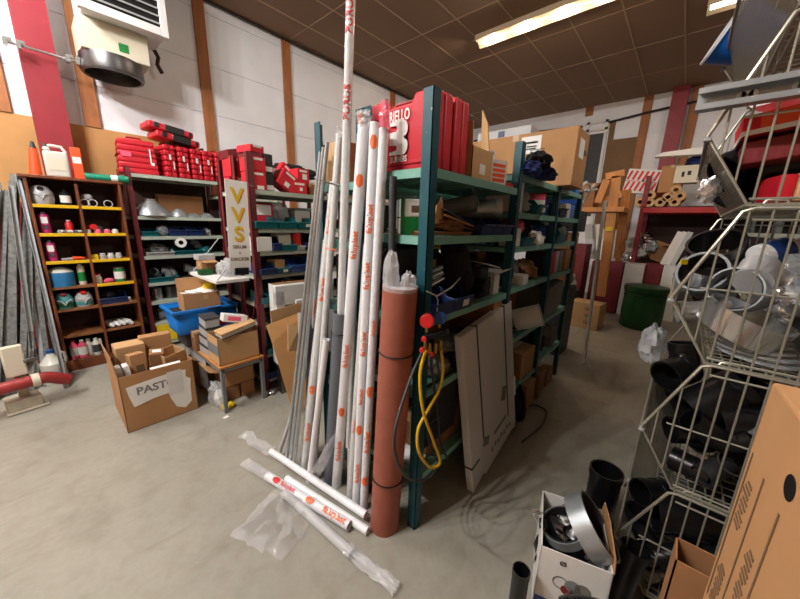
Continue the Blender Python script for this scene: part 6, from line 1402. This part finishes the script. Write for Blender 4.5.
# green barrel
g0 = at(645, 330, Z=0)
t = thing('barrel', 'dark green plastic barrel standing at the end of the aisle', 'barrel', (g0.x + .15, g0.y + .1, 0))
m = MB(); m.lathe([(0, 0), (.27, 0), (.285, .03), (.29, .3), (.285, .56), (.27, .66), (0, .66)], 34); m.build('body', 'barrel_green', t); m = MB(); m.lathe([(.26, .62), (.3, .62), (.305, .66), (.3, .70), (.25, .71), (0, .71)], 34); m.build('lid', 'barrel_green', t)
for z in (.54, .59):
    m = MB(); m.lathe([(.284, z - .01), (.296, z - .006), (.296, z + .006), (.284, z + .01)], 34, closed=True); m.build('ring', 'barrel_green', t)
# wooden frame
t = thing('wooden_stand', 'rough timber stand at the end of the teal rack', 'stand', (6.0, 1.1, 0))
def beam(px0, py0, px1, py1, X, w, lab='post', d=.09):
    a, b = at(px0, py0, X=X) - Vector((6.0, 1.1, 0)), at(px1, py1, X=X) - Vector((6.0, 1.1, 0)); v = b - a
    m = MB(); m.box((0, 0, v.length / 2), (d, w, v.length)); X_ = Matrix((Vector((1, 0, 0)), v.normalized().cross(Vector((1, 0, 0))).normalized(), v.normalized())).transposed().to_4x4(); X_.translation = a
    m.v = [tuple(X_ @ Vector(p)) for p in m.v]; m.build(lab, 'lumber', t, bevel=.004)
beam(601, 296, 617, 176, 6.0, .13); beam(618, 258, 627, 190, 6.5, .12); beam(598, 203, 607, 180, 5.9, .1, 'brace'); 
for px0, py0, px1, py1, X, w in ((606, 177, 625, 173, 6.0, .1), (600, 203, 622, 194, 6.0, .1)): beam(px0, py0, px1, py1, X, w, 'rail')
m = MB(); m.bb((-.1, -.35, 1.86), (.6, .25, 1.93)); m.build('top_board', 'lumber', t, bevel=.004); m = MB(); p = at(609, 229, X=5.95) - Vector((6, 1.1, 0)); m.box(p, (.004, .1, .06)); m.build('sticker', 'yellow', t, smooth=False)
carton('open dark brown carton on top of the timber stand', 6.3, 1.45, 1.932, (.45, .5, .32), 0, 'cardboard_dark', open_=True, flaps='FR', flap_ang={'F': 40, 'R': 40})
t = carton('brown carton with three printed marks on the floor at the aisle end', 5.95, 1.02, .001, (.35, .46, .42), R(-6), 'cardboard_pale', tilt=(R(0), R(0)))
dd = (.35, .46, .42)
for k in range(3): side_text(t, dd, 'L', .28, .78 - .26 * k, 'GB', .07, 'ink_soft')
for px, mt, lb in ((593, 'grey_light', 'left white board leaning behind the timber posts on the red rack'), (601, 'paper', 'right white board leaning behind the timber posts on the red rack')):
    p = at(px, 250, X=7.86); m = MB(); m.bb((0, -.1, 0), (.012, .1, .75)); solo('board', m, mt, lb, 'board', (7.86, p.y, .972), (R(-12), R(8), 0))
carton('dark shelf carton behind the timber stand', 7.2, 1.62, .001, (.5, .5, 1.3), 0, 'darkred_box', tape=False)
filler('coil of white hose beside the timber posts', 6.1, 1.42, .55, (.1, .12, .2), 'grey_light', 5, name='hose_coil', cat='hose'); carton('dark carton carrying the coil of white hose', 6.2, 1.45, .001, (.4, .4, .54), 0, 'charcoal', tape=False)
for k, (x, y, z, d, mt, lb) in enumerate(((4.4, 1.2, 1.3, (.3, .4, .25), 'cardboard', 'brown carton on the stand past the end of the teal rack'), (4.4, 1.2, .9, (.34, .4, .38), 'cardboard_dark', 'dark brown carton past the end of the teal rack'), (4.4, 1.2, .001, (.4, .5, .88), 'charcoal', 'dark crate on the floor past the end of the teal rack'), (4.4, 1.2, 1.56, (.36, .5, .24), 'charcoal', 'dark box under the blue cable coils past the teal rack'))): carton(lb, x, y, z, d, 0, mt, tape=False)
